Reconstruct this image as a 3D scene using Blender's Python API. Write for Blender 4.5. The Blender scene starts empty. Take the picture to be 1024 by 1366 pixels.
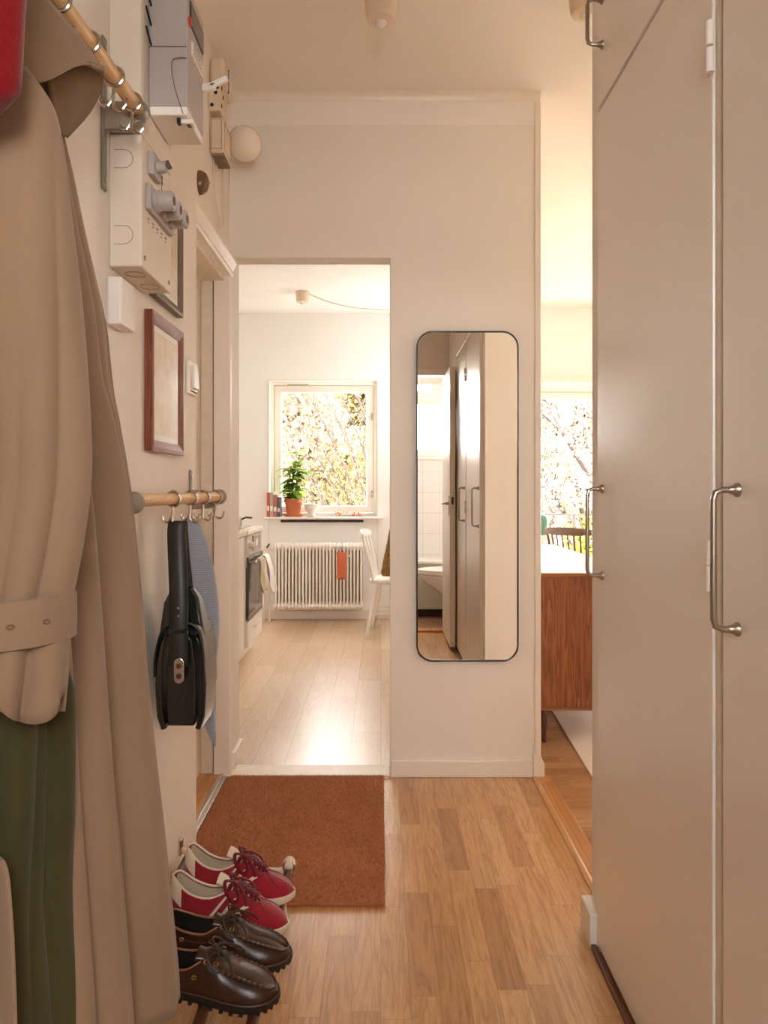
import bpy, bmesh, math, random
from math import pi, sin, cos, radians, sqrt, floor
from mathutils import Vector, Matrix

random.seed(11)
S = bpy.context.scene
COL = S.collection
EYE = 1.117                      # camera height

# ------------------------------------------------------------------ camera
cam_d = bpy.data.cameras.new('camera')
cam = bpy.data.objects.new('camera', cam_d)
COL.objects.link(cam)
cam.location = (0, 0, EYE)
cam.rotation_euler = (pi / 2, 0, 0)
cam_d.sensor_fit = 'VERTICAL'
cam_d.sensor_height = 36
cam_d.lens = 36 * 1000 / 1366
cam_d.shift_x = 0.0029
cam_d.shift_y = -0.0242
cam_d.clip_start = 0.02
S.camera = cam

# ------------------------------------------------------------------ sky, light, exposure
S.view_settings.view_transform = 'Standard'
S.view_settings.look = 'None'
S.view_settings.gamma = 1
S.view_settings.use_curve_mapping = False
S.view_settings.exposure = EXPOSURE = 2.55
S.render.film_transparent = False
try:
    S.cycles.use_denoising = True
    S.cycles.max_bounces = 14
    S.cycles.diffuse_bounces = 9
    S.cycles.glossy_bounces = 5
    S.cycles.transparent_max_bounces = 24
    S.cycles.sample_clamp_indirect = 6
except Exception:
    pass
W = bpy.data.worlds.new('overcast_sky')
S.world = W
W.use_nodes = True
SKY_COL = (1.0, 0.99, 1.0)
bgn = W.node_tree.nodes['Background']
bgn.inputs[0].default_value = (*SKY_COL, 1)
bgn.inputs[1].default_value = SKY_STRENGTH = 6.4


def portal(name, loc, rot, sx, sy):
    d = bpy.data.lights.new(name, 'AREA')
    d.shape = 'RECTANGLE'
    d.size, d.size_y = sx, sy
    d.cycles.is_portal = True
    o = bpy.data.objects.new(name, d)
    o.location = loc
    o.rotation_euler = rot
    COL.objects.link(o)


portal('daylight_kitchen', (-.5, 6.66, 1.44), (-pi / 2, 0, 0), 1.1, 1.35)
portal('daylight_living', (2.3, 6.66, 1.2), (-pi / 2, 0, 0), 3.0, 1.8)
portal('daylight_bathroom', (.3, -1.27, 1.66), (pi / 2, 0, 0), .8, .7)


def lamp(name, loc, rot, sx, sy, energy, col=(1, .82, .62)):
    d = bpy.data.lights.new(name, 'AREA')
    d.shape = 'RECTANGLE'
    d.size, d.size_y = sx, sy
    d.energy = energy
    d.color = col
    o = bpy.data.objects.new(name, d)
    o.location = loc
    o.rotation_euler = rot
    COL.objects.link(o)


# the bathroom strip light, on (its tube is built with the bathroom)
lamp('bathroom_lamp_light', (.1, -.90, 2.0), (radians(50), 0, 0), .7, .06, 2, (1, .96, .92))


# ------------------------------------------------------------------ materials
def lin(c):
    c /= 255
    return c / 12.92 if c <= .04045 else ((c + .055) / 1.055) ** 2.4


def rgb(r, g, b):
    return (lin(r), lin(g), lin(b), 1)


class NT:
    def __init__(self, name):
        self.m = bpy.data.materials.new(name)
        self.m.use_nodes = True
        self.t = self.m.node_tree
        self.p = self.t.nodes['Principled BSDF']
        self.out = self.t.nodes['Material Output']

    def n(self, kind, **kw):
        nd = self.t.nodes.new(kind)
        for k, v in kw.items():
            if k.startswith('i_'):
                nd.inputs[int(k[2:])].default_value = v
            else:
                setattr(nd, k, v)
        return nd

    def l(self, a, ai, b, bi):
        self.t.links.new(a.outputs[ai], b.inputs[bi])

    def math(self, op, a, b=None):
        nd = self.n('ShaderNodeMath', operation=op)
        for i, x in enumerate((a, b)):
            if x is None:
                continue
            if isinstance(x, (int, float)):
                nd.inputs[i].default_value = x
            else:
                self.t.links.new(x, nd.inputs[i])
        return nd.outputs[0]

    def ramp(self, fac, stops):
        r = self.n('ShaderNodeValToRGB')
        e = r.color_ramp.elements
        while len(e) < len(stops):
            e.new(.5)
        for el, (p, c) in zip(e, stops):
            el.position = p
            el.color = c
        self.t.links.new(fac, r.inputs[0])
        return r.outputs[0]


def mat(name, col, rough=.5, metal=0., spec=.5, var=.06, vscale=6., bump=0., bscale=120., stretch=(1, 1, 1), coat=0., sheen=0., col2=None, detail=4):
    t = NT(name)
    p = t.p
    p.inputs['Roughness'].default_value = rough
    p.inputs['Metallic'].default_value = metal
    p.inputs['Specular IOR Level'].default_value = spec
    if coat:
        p.inputs['Coat Weight'].default_value = coat
        p.inputs['Coat Roughness'].default_value = .12
    if sheen:
        p.inputs['Sheen Weight'].default_value = sheen
        p.inputs['Sheen Roughness'].default_value = .5
    tc = t.n('ShaderNodeTexCoord')
    mp = t.n('ShaderNodeMapping')
    mp.inputs['Scale'].default_value = stretch
    t.l(tc, 'Object', mp, 0)
    nz = t.n('ShaderNodeTexNoise')
    nz.inputs['Scale'].default_value = vscale
    nz.inputs['Detail'].default_value = detail
    t.l(mp, 0, nz, 'Vector')
    c = rgb(*col)
    if col2:
        lo, hi = c, rgb(*col2)
    else:
        lo = tuple(x * (1 - var) for x in c[:3]) + (1,)
        hi = tuple(min(1, x * (1 + var)) for x in c[:3]) + (1,)
    o = t.ramp(nz.outputs[0], [(.3, lo), (.7, hi)])
    t.t.links.new(o, p.inputs['Base Color'])
    if bump:
        n2 = t.n('ShaderNodeTexNoise')
        n2.inputs['Scale'].default_value = bscale
        n2.inputs['Detail'].default_value = 3
        t.l(mp, 0, n2, 'Vector')
        b = t.n('ShaderNodeBump')
        b.inputs['Strength'].default_value = bump
        b.inputs['Distance'].default_value = .004
        t.l(n2, 0, b, 'Height')
        t.l(b, 0, p, 'Normal')
    return t.m


def plank_mat(name, along, w, L, cols, rough=.3, grain=1.0, spec=.5):
    """strip parquet: strips along 'x' or 'y', each board with its own tint and grain"""
    t = NT(name)
    tc = t.n('ShaderNodeTexCoord')
    sp = t.n('ShaderNodeSeparateXYZ')
    t.l(tc, 'Object', sp, 0)
    a, c = (sp.outputs[1], sp.outputs[0]) if along == 'y' else (sp.outputs[0], sp.outputs[1])
    row = t.math('FLOOR', t.math('DIVIDE', c, w))
    wn = t.n('ShaderNodeTexWhiteNoise', noise_dimensions='1D')
    t.t.links.new(row, wn.inputs['W'])
    sh = t.math('ADD', t.math('DIVIDE', a, L), t.math('MULTIPLY', wn.outputs[0], 7.3))
    idx = t.math('FLOOR', sh)
    cb = t.n('ShaderNodeCombineXYZ')
    t.t.links.new(row, cb.inputs[0])
    t.t.links.new(idx, cb.inputs[1])
    w2 = t.n('ShaderNodeTexWhiteNoise', noise_dimensions='2D')
    t.l(cb, 0, w2, 'Vector')
    # grain coordinates, shifted per board
    g = t.n('ShaderNodeCombineXYZ')
    t.t.links.new(t.math('ADD', t.math('MULTIPLY', c, 1.0), t.math('MULTIPLY', w2.outputs[0], 31.)), g.inputs[0])
    t.t.links.new(t.math('MULTIPLY', a, .07), g.inputs[1])
    t.t.links.new(t.math('MULTIPLY', w2.outputs[0], 17.), g.inputs[2])
    n1 = t.n('ShaderNodeTexNoise')
    n1.inputs['Scale'].default_value = 24
    n1.inputs['Detail'].default_value = 3
    n1.inputs['Distortion'].default_value = 1.2
    t.l(g, 0, n1, 'Vector')
    rings = t.math('FRACT', t.math('MULTIPLY', n1.outputs[0], 5.))
    n2 = t.n('ShaderNodeTexNoise')
    n2.inputs['Scale'].default_value = 260
    n2.inputs['Detail'].default_value = 4
    t.l(g, 0, n2, 'Vector')
    base = t.ramp(w2.outputs[0], [(0, rgb(*cols[0])), (.25, rgb(*cols[1])), (.8, rgb(*cols[2])), (1, rgb(*cols[3]))])
    mix = t.n('ShaderNodeMix', data_type='RGBA', blend_type='MULTIPLY')
    mix.inputs[0].default_value = .75 * grain
    t.t.links.new(base, mix.inputs[6])
    gr = t.ramp(rings, [(0, (.62, .57, .50, 1)), (.45, (1, 1, 1, 1)), (1, (.84, .80, .76, 1))])
    t.t.links.new(gr, mix.inputs[7])
    mx2 = t.n('ShaderNodeMix', data_type='RGBA', blend_type='MULTIPLY')
    mx2.inputs[0].default_value = .6 * grain
    t.t.links.new(mix.outputs[2], mx2.inputs[6])
    g2 = t.ramp(n2.outputs[0], [(.35, (.74, .70, .64, 1)), (.6, (1, 1, 1, 1))])
    t.t.links.new(g2, mx2.inputs[7])
    # seams
    fr = t.math('FRACT', t.math('DIVIDE', c, w))
    fa = t.math('FRACT', sh)
    e1 = t.math('LESS_THAN', t.math('MINIMUM', fr, t.math('SUBTRACT', 1., fr)), .012)
    e2 = t.math('LESS_THAN', t.math('MINIMUM', fa, t.math('SUBTRACT', 1., fa)), .0018)
    e = t.math('MAXIMUM', e1, e2)
    mx3 = t.n('ShaderNodeMix', data_type='RGBA', blend_type='MULTIPLY')
    t.t.links.new(t.math('MULTIPLY', e, .45), mx3.inputs[0])
    t.t.links.new(mx2.outputs[2], mx3.inputs[6])
    mx3.inputs[7].default_value = (.35, .25, .18, 1)
    t.t.links.new(mx3.outputs[2], t.p.inputs['Base Color'])
    t.p.inputs['Roughness'].default_value = rough
    t.p.inputs['Specular IOR Level'].default_value = spec
    t.p.inputs['Coat Weight'].default_value = .5
    t.p.inputs['Coat Roughness'].default_value = .22
    b = t.n('ShaderNodeBump')
    b.inputs['Strength'].default_value = .06
    b.inputs['Distance'].default_value = .002
    t.l(n2, 0, b, 'Height')
    t.l(b, 0, t.p, 'Normal')
    return t.m


def wood_mat(name, c1, c2, axis='z', rough=.4, scale=1., dark=None):
    t = NT(name)
    tc = t.n('ShaderNodeTexCoord')
    mp = t.n('ShaderNodeMapping')
    k = {'x': (.06, 1, 1), 'y': (1, .06, 1), 'z': (1, 1, .06)}[axis]
    mp.inputs['Scale'].default_value = k
    t.l(tc, 'Object', mp, 0)
    n1 = t.n('ShaderNodeTexNoise')
    n1.inputs['Scale'].default_value = 13 * scale
    n1.inputs['Detail'].default_value = 3
    n1.inputs['Distortion'].default_value = .8
    t.l(mp, 0, n1, 'Vector')
    r = t.math('FRACT', t.math('MULTIPLY', n1.outputs[0], 7.))
    n2 = t.n('ShaderNodeTexNoise')
    n2.inputs['Scale'].default_value = 150 * scale
    t.l(mp, 0, n2, 'Vector')
    f = t.math('ADD', t.math('MULTIPLY', r, .65), t.math('MULTIPLY', n2.outputs[0], .4))
    o = t.ramp(f, [(.1, rgb(*c1)), (.85, rgb(*c2))])
    t.t.links.new(o, t.p.inputs['Base Color'])
    t.p.inputs['Roughness'].default_value = rough
    return t.m


def fabric_mat(name, col, col2, rough=.85, weave=900., bump=.25, sheen=.2, var_scale=3.):
    t = NT(name)
    tc = t.n('ShaderNodeTexCoord')
    nz = t.n('ShaderNodeTexNoise')
    nz.inputs['Scale'].default_value = var_scale
    nz.inputs['Detail'].default_value = 5
    t.l(tc, 'Object', nz, 'Vector')
    n2 = t.n('ShaderNodeTexNoise')
    n2.inputs['Scale'].default_value = weave
    n2.inputs['Detail'].default_value = 2
    t.l(tc, 'Object', n2, 'Vector')
    f = t.math('ADD', t.math('MULTIPLY', nz.outputs[0], .6), t.math('MULTIPLY', n2.outputs[0], .4))
    o = t.ramp(f, [(.3, rgb(*col)), (.7, rgb(*col2))])
    t.t.links.new(o, t.p.inputs['Base Color'])
    t.p.inputs['Roughness'].default_value = rough
    t.p.inputs['Specular IOR Level'].default_value = .2
    t.p.inputs['Sheen Weight'].default_value = sheen
    b = t.n('ShaderNodeBump')
    b.inputs['Strength'].default_value = bump
    b.inputs['Distance'].default_value = .0015
    t.l(n2, 0, b, 'Height')
    t.l(b, 0, t.p, 'Normal')
    return t.m


def knit_mat(name, col, col2):
    t = NT(name)
    tc = t.n('ShaderNodeTexCoord')
    wv = t.n('ShaderNodeTexWave', wave_type='BANDS', bands_direction='Z')
    wv.inputs['Scale'].default_value = 60
    wv.inputs['Distortion'].default_value = 2.5
    wv.inputs['Detail'].default_value = 2
    t.l(tc, 'Object', wv, 'Vector')
    nz = t.n('ShaderNodeTexNoise')
    nz.inputs['Scale'].default_value = 700
    t.l(tc, 'Object', nz, 'Vector')
    f = t.math('ADD', t.math('MULTIPLY', wv.outputs[1], .22), t.math('MULTIPLY', nz.outputs[0], .78))
    o = t.ramp(f, [(.2, rgb(*col)), (.75, rgb(*col2))])
    t.t.links.new(o, t.p.inputs['Base Color'])
    t.p.inputs['Roughness'].default_value = .95
    t.p.inputs['Sheen Weight'].default_value = .5
    b = t.n('ShaderNodeBump')
    b.inputs['Strength'].default_value = .7
    b.inputs['Distance'].default_value = .003
    t.t.links.new(f, b.inputs['Height'])
    t.l(b, 0, t.p, 'Normal')
    return t.m


def glass_mat(name, tint=(1, 1, 1), refl=.45):
    t = NT(name)
    t.t.nodes.remove(t.p)
    tr = t.n('ShaderNodeBsdfTransparent')
    tr.inputs[0].default_value = (*tint, 1)
    gl = t.n('ShaderNodeBsdfGlossy')
    gl.inputs['Roughness'].default_value = .02
    fr = t.n('ShaderNodeFresnel')
    fr.inputs[0].default_value = 1.35
    mx = t.n('ShaderNodeMixShader')
    t.t.links.new(t.math('MULTIPLY', fr.outputs[0], refl), mx.inputs[0])
    t.l(tr, 0, mx, 1)
    t.l(gl, 0, mx, 2)
    t.l(mx, 0, t.out, 0)
    return t.m


def leaf_mat(name, c1, c2, trans=.5):
    t = NT(name)
    t.t.nodes.remove(t.p)
    geo = t.n('ShaderNodeNewGeometry')
    o = t.ramp(geo.outputs['Random Per Island'], [(0, rgb(*c1)), (1, rgb(*c2))])
    d = t.n('ShaderNodeBsdfDiffuse')
    tr = t.n('ShaderNodeBsdfTranslucent')
    t.t.links.new(o, d.inputs[0])
    t.t.links.new(o, tr.inputs[0])
    mx = t.n('ShaderNodeMixShader')
    mx.inputs[0].default_value = trans
    t.l(d, 0, mx, 1)
    t.l(tr, 0, mx, 2)
    t.l(mx, 0, t.out, 0)
    return t.m


def tile_mat(name, col, grout, sx, sz):
    t = NT(name)
    tc = t.n('ShaderNodeTexCoord')
    sp = t.n('ShaderNodeSeparateXYZ')
    t.l(tc, 'Object', sp, 0)
    fx = t.math('FRACT', t.math('DIVIDE', t.math('ADD', sp.outputs[0], 10.03), sx))
    fz = t.math('FRACT', t.math('DIVIDE', t.math('ADD', sp.outputs[2], 10.09), sz))
    e = t.math('MAXIMUM', t.math('LESS_THAN', fx, .014), t.math('LESS_THAN', fz, .014))
    o = t.ramp(e, [(0, rgb(*col)), (1, rgb(*grout))])
    t.t.links.new(o, t.p.inputs['Base Color'])
    t.p.inputs['Roughness'].default_value = .18
    return t.m


M = {}
M['wall'] = mat('wall_paint_warm_white', (235, 228, 218), .62, var=.015, vscale=3, bump=.05, bscale=240)
M['wall_white'] = mat('wall_paint_white', (244, 241, 237), .65, var=.01, vscale=3)
M['frieze'] = mat('frieze_paint', (242, 236, 228), .6, var=.01)
M['ceiling'] = mat('ceiling_paint', (236, 230, 222), .8, var=.01)
M['ceil_white'] = mat('ceiling_paint_white', (244, 241, 238), .8, var=.01)
M['trim'] = mat('trim_gloss_paint', (236, 228, 216), .32, var=.015)
M['trim_wear'] = mat('trim_old_paint', (228, 216, 198), .38, var=.05, vscale=30)
M['closet'] = mat('closet_eggshell_paint', (243, 237, 229), .40, spec=.6, var=.02, vscale=2.2, bump=.015, bscale=60)
M['closet'].node_tree.nodes['Principled BSDF'].inputs['Coat Weight'].default_value = 1.0
M['closet'].node_tree.nodes['Principled BSDF'].inputs['Coat IOR'].default_value = 1.75
M['closet'].node_tree.nodes['Principled BSDF'].inputs['Coat Roughness'].default_value = .32
M['dark_gap'] = mat('gap_shadow_wood', (70, 52, 40), .8)
M['oak_hall'] = plank_mat('oak_strip_parquet_hall', 'y', .0648, .42, [(182, 130, 80), (208, 158, 104), (216, 168, 114), (224, 180, 128)], rough=.30)
M['oak_kitchen'] = plank_mat('oak_strip_parquet_kitchen', 'y', .13, .9, [(200, 166, 128), (210, 178, 142), (216, 186, 152), (222, 194, 162)], rough=.30, grain=.5)
M['oak_living'] = plank_mat('oak_strip_parquet_living', 'x', .0648, .5, [(172, 128, 86), (192, 148, 104), (202, 160, 116), (212, 172, 130)], rough=.30, grain=.8)
M['oak'] = wood_mat('oak_threshold', (176, 118, 66), (206, 152, 96), 'y', .35)
M['oak_light'] = wood_mat('oak_threshold_light', (196, 146, 92), (222, 178, 124), 'y', .35)
M['rail_wood'] = wood_mat('beech_rail', (196, 150, 98), (222, 182, 130), 'y', .4, 2)
M['walnut'] = wood_mat('walnut_veneer', (104, 56, 30), (168, 104, 62), 'z', .38, 2.0)
M['walnut_edge'] = wood_mat('walnut_edge', (140, 88, 54), (170, 112, 70), 'x', .4)
M['slat'] = wood_mat('dark_slat_wood', (74, 40, 24), (104, 60, 36), 'y', .4, 2)
M['brown_frame'] = wood_mat('mahogany_frame', (86, 34, 16), (140, 72, 40), 'z', .28, 2)
M['grey_frame'] = wood_mat('grey_brown_frame', (92, 70, 56), (124, 100, 84), 'z', .4, 2)
M['sb_top'] = mat('sideboard_top', (226, 214, 198), .25, var=.02)
M['chrome'] = mat('chrome', (200, 194, 186), .16, 1, var=.02)
M['steel'] = mat('brushed_steel', (176, 166, 154), .3, 1, var=.03)
M['grey_metal'] = mat('grey_green_enamel', (136, 128, 112), .35, .25, var=.04)
M['bracket_grey'] = mat('bracket_grey_plastic', (150, 138, 122), .5, var=.03)
M['plastic'] = mat('white_plastic', (236, 230, 222), .35, var=.01)
M['plastic_old'] = mat('aged_white_plastic', (226, 208, 184), .4, var=.03, vscale=20)
M['box_cream'] = mat('cream_sheet_metal', (222, 209, 192), .42, var=.015)
M['meter_grey'] = mat('meter_grey_plastic', (176, 168, 164), .42, var=.02)
M['ink'] = mat('grey_ink', (96, 84, 76), .7)
M['ink_pale'] = mat('faded_ink', (150, 128, 108), .7)
M['black'] = mat('black_metal', (24, 22, 20), .4, var=.02)
M['display'] = mat('display_window', (70, 72, 66), .1, var=.1)
M['red'] = mat('red_plastic', (196, 60, 44), .4)
M['globe'] = mat('opal_glass', (238, 228, 212), .18, var=.01, coat=.3)
M['bell'] = mat('bell_metal', (130, 108, 84), .3, .85)
M['paper'] = mat('paper', (238, 234, 226), .8, var=.01)
M['art'] = mat('pale_botanical_print', (214, 196, 166), .75, vscale=26, col2=(234, 220, 196), detail=6)
M['mirror'] = mat('mirror_silver', (246, 242, 236), .0, 1, var=0)
M['glass'] = glass_mat('window_glass')
M['glass_picture'] = glass_mat('picture_glass', refl=.16)
M['coat'] = fabric_mat('beige_cotton_gabardine', (134, 109, 86), (152, 126, 101), .8, 900, .22, .15)
M['coat_in'] = fabric_mat('brown_coat_facing', (112, 86, 62), (128, 100, 74), .85, 900, .2, .1)
M['green_cloth'] = fabric_mat('olive_green_cotton', (56, 53, 28), (76, 71, 40), .85, 700, .2, .1)
M['red_cloth'] = fabric_mat('red_velvet_wool', (96, 4, 10), (138, 12, 18), .95, 500, .5, .3)
M['blue_knit'] = knit_mat('blue_grey_knit', (112, 120, 136), (176, 180, 190))
M['leather_black'] = mat('black_green_leather', (22, 26, 21), .22, spec=.7, var=.25, vscale=14, bump=.12, bscale=90, coat=.25)
M['leather_edge'] = mat('black_leather_edge', (38, 38, 32), .45, var=.2)
M['plate'] = mat('silver_clasp', (196, 188, 178), .25, .9)
M['clasp_hole'] = mat('brown_clasp_dot', (88, 44, 30), .4)
M['leather_brown'] = mat('brown_pull_up_leather', (42, 22, 12), .32, spec=.5, col2=(74, 41, 21), vscale=18, bump=.12, bscale=140)
M['leather_dark'] = mat('dark_brown_leather', (44, 25, 14), .38, spec=.5, col2=(74, 42, 22), vscale=18, bump=.12, bscale=140)
M['welt'] = mat('dark_welt', (70, 44, 26), .5)
M['leather_trim'] = mat('tan_leather_binding', (140, 98, 62), .45, var=.12)
M['sole_dark'] = mat('dark_rubber_sole', (34, 22, 14), .6, var=.1)
M['shoe_in'] = mat('dark_shoe_lining', (26, 17, 12), .8)
M['lace_brown'] = mat('brown_leather_lace', (58, 38, 24), .6, var=.15)
M['suede'] = fabric_mat('red_suede', (124, 14, 28), (166, 32, 46), .9, 420, .3, .45, 14)
M['lace_red'] = fabric_mat('dark_red_lace', (92, 6, 16), (124, 14, 26), .9, 600, .4, .3)
M['shoe_white'] = mat('off_white_leather', (226, 208, 184), .5, var=.03, vscale=20)
M['sole_white'] = mat('off_white_rubber', (222, 204, 182), .6, var=.04, vscale=20)
M['lining'] = fabric_mat('beige_shoe_lining', (190, 172, 146), (210, 194, 170), .9, 700)
M['green_tag'] = mat('green_insole_print', (120, 140, 70), .7)
M['coir'] = fabric_mat('coir_brown', (156, 94, 54), (192, 124, 78), .95, 500, .8, .2, 14)
M['coir_fibre'] = leaf_mat('coir_fibre', (146, 84, 46), (208, 142, 92), .1)
M['brass'] = mat('brass_edge', (190, 150, 96), .35, .9)
M['alu'] = mat('aluminium_strip', (206, 196, 184), .35, .8)
M['radiator'] = mat('radiator_enamel', (238, 230, 220), .35, var=.01)
M['orange'] = fabric_mat('orange_cloth', (206, 106, 70), (222, 128, 90))
M['towel'] = fabric_mat('white_towel', (228, 220, 210), (244, 238, 230), .95, 300, .5)
M['oven_glass'] = mat('oven_glass', (28, 22, 18), .06, spec=.8, coat=.5)
M['terracotta'] = mat('terracotta', (196, 112, 76), .8, var=.08, vscale=18)
M['pot_white'] = mat('white_glazed_pot', (226, 222, 214), .4, col2=(196, 192, 184), vscale=28)
M['soil'] = mat('potting_soil', (50, 36, 26), .95, var=.3, vscale=60)
M['plant_leaf'] = leaf_mat('plant_leaf_green', (84, 126, 46), (158, 184, 78), .45)
M['stem'] = mat('plant_stem', (96, 110, 60), .7)
M['book_red'] = mat('book_red_cloth', (206, 92, 74), .7)
M['book_grey'] = mat('book_grey_cloth', (176, 170, 150), .7)
M['book_pink'] = mat('book_rose_cloth', (190, 112, 104), .7)
M['book_blue'] = mat('book_blue_grey', (104, 98, 110), .7)
M['chair_white'] = mat('white_chair_paint', (242, 236, 228), .35, var=.01)
M['chair_grey'] = mat('grey_brown_stain', (110, 86, 74), .45, var=.06)
M['fur'] = fabric_mat('brown_straw_weave', (120, 84, 40), (186, 146, 86), .95, 160, 1., .3, 40)
M['bark'] = mat('bark', (50, 37, 30), .9, var=.2, vscale=12)
M['leaf_pale'] = leaf_mat('pale_spring_leaf', (112, 98, 62), (156, 140, 94), .5)
M['leaf_cream'] = leaf_mat('cream_blossom', (130, 112, 94), (166, 150, 130), .5)
M['leaf_green'] = leaf_mat('bright_green_leaf', (104, 118, 44), (146, 152, 70), .5)
M['ground'] = mat('spring_lawn', (128, 124, 100), .95, var=.15, vscale=1.5)
M['rail_iron'] = mat('balcony_iron', (70, 56, 50), .5)
M['tile'] = tile_mat('white_wall_tile', (238, 236, 238), (192, 186, 184), .153, .186)
M['porcelain'] = mat('porcelain', (240, 236, 230), .12, var=.005, coat=.3)
M['bath_panel'] = mat('pale_green_panel', (212, 210, 194), .4, var=.02)
M['bath_floor'] = mat('brown_vinyl', (150, 112, 84), .4, var=.08)
M['pendant'] = NT('lit_opal_glass').m
_p = M['pendant'].node_tree.nodes['Principled BSDF']
_p.inputs['Emission Color'].default_value = (1, .97, .95, 1)
_p.inputs['Emission Strength'].default_value = 4.1
M['fin_shade'] = mat('radiator_slot_shade', (128, 104, 88), .7)  # brown that paints the shade between the radiator fins
M['teal'] = mat('teal_ceramic', (96, 150, 130), .4)

# ------------------------------------------------------------------ mesh helpers
def P(px, py, Y):
    """point at depth Y on the line of sight of an image position (only used to measure)"""
    return Vector(((px - 508) * Y / 1000, Y, EYE - (py - 650) * Y / 1000))


def interp(tab, u):
    if u <= tab[0][0]:
        return tab[0][1]
    for (a, va), (b, vb) in zip(tab, tab[1:]):
        if u <= b:
            k = (u - a) / (b - a)
            return va + (vb - va) * k
    return tab[-1][1]


def smooth_interp(tab, u):
    """Catmull-Rom through the table"""
    n = len(tab)
    if u <= tab[0][0]:
        return tab[0][1]
    if u >= tab[-1][0]:
        return tab[-1][1]
    for i in range(n - 1):
        a, b = tab[i], tab[i + 1]
        if u <= b[0]:
            k = (u - a[0]) / (b[0] - a[0])
            p0 = tab[i - 1] if i else a
            p3 = tab[i + 2] if i + 2 < n else b
            d = b[0] - a[0]
            m0 = (b[1] - p0[1]) / max(1e-9, b[0] - p0[0]) * d
            m1 = (p3[1] - a[1]) / max(1e-9, p3[0] - a[0]) * d
            k2, k3 = k * k, k * k * k
            return (2 * k3 - 3 * k2 + 1) * a[1] + (k3 - 2 * k2 + k) * m0 + (-2 * k3 + 3 * k2) * b[1] + (k3 - k2) * m1


def spline(pts, n=8, closed=False):
    pts = [Vector(p) for p in pts]
    out = []
    N = len(pts)
    rng = N if closed else N - 1
    for i in range(rng):
        p1, p2 = pts[i], pts[(i + 1) % N]
        p0 = pts[i - 1] if (closed or i) else p1
        p3 = pts[(i + 2) % N] if (closed or i + 2 < N) else p2
        for j in range(n):
            t = j / n
            out.append(.5 * ((2 * p1) + (p2 - p0) * t + (2 * p0 - 5 * p1 + 4 * p2 - p3) * t * t + (3 * p1 - p0 - 3 * p2 + p3) * t ** 3))
    if not closed:
        out.append(pts[-1])
    return out


def root_loc(o):
    v = Vector((0, 0, 0))
    while o is not None:
        v += o.location
        o = o.parent
    return v


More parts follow.
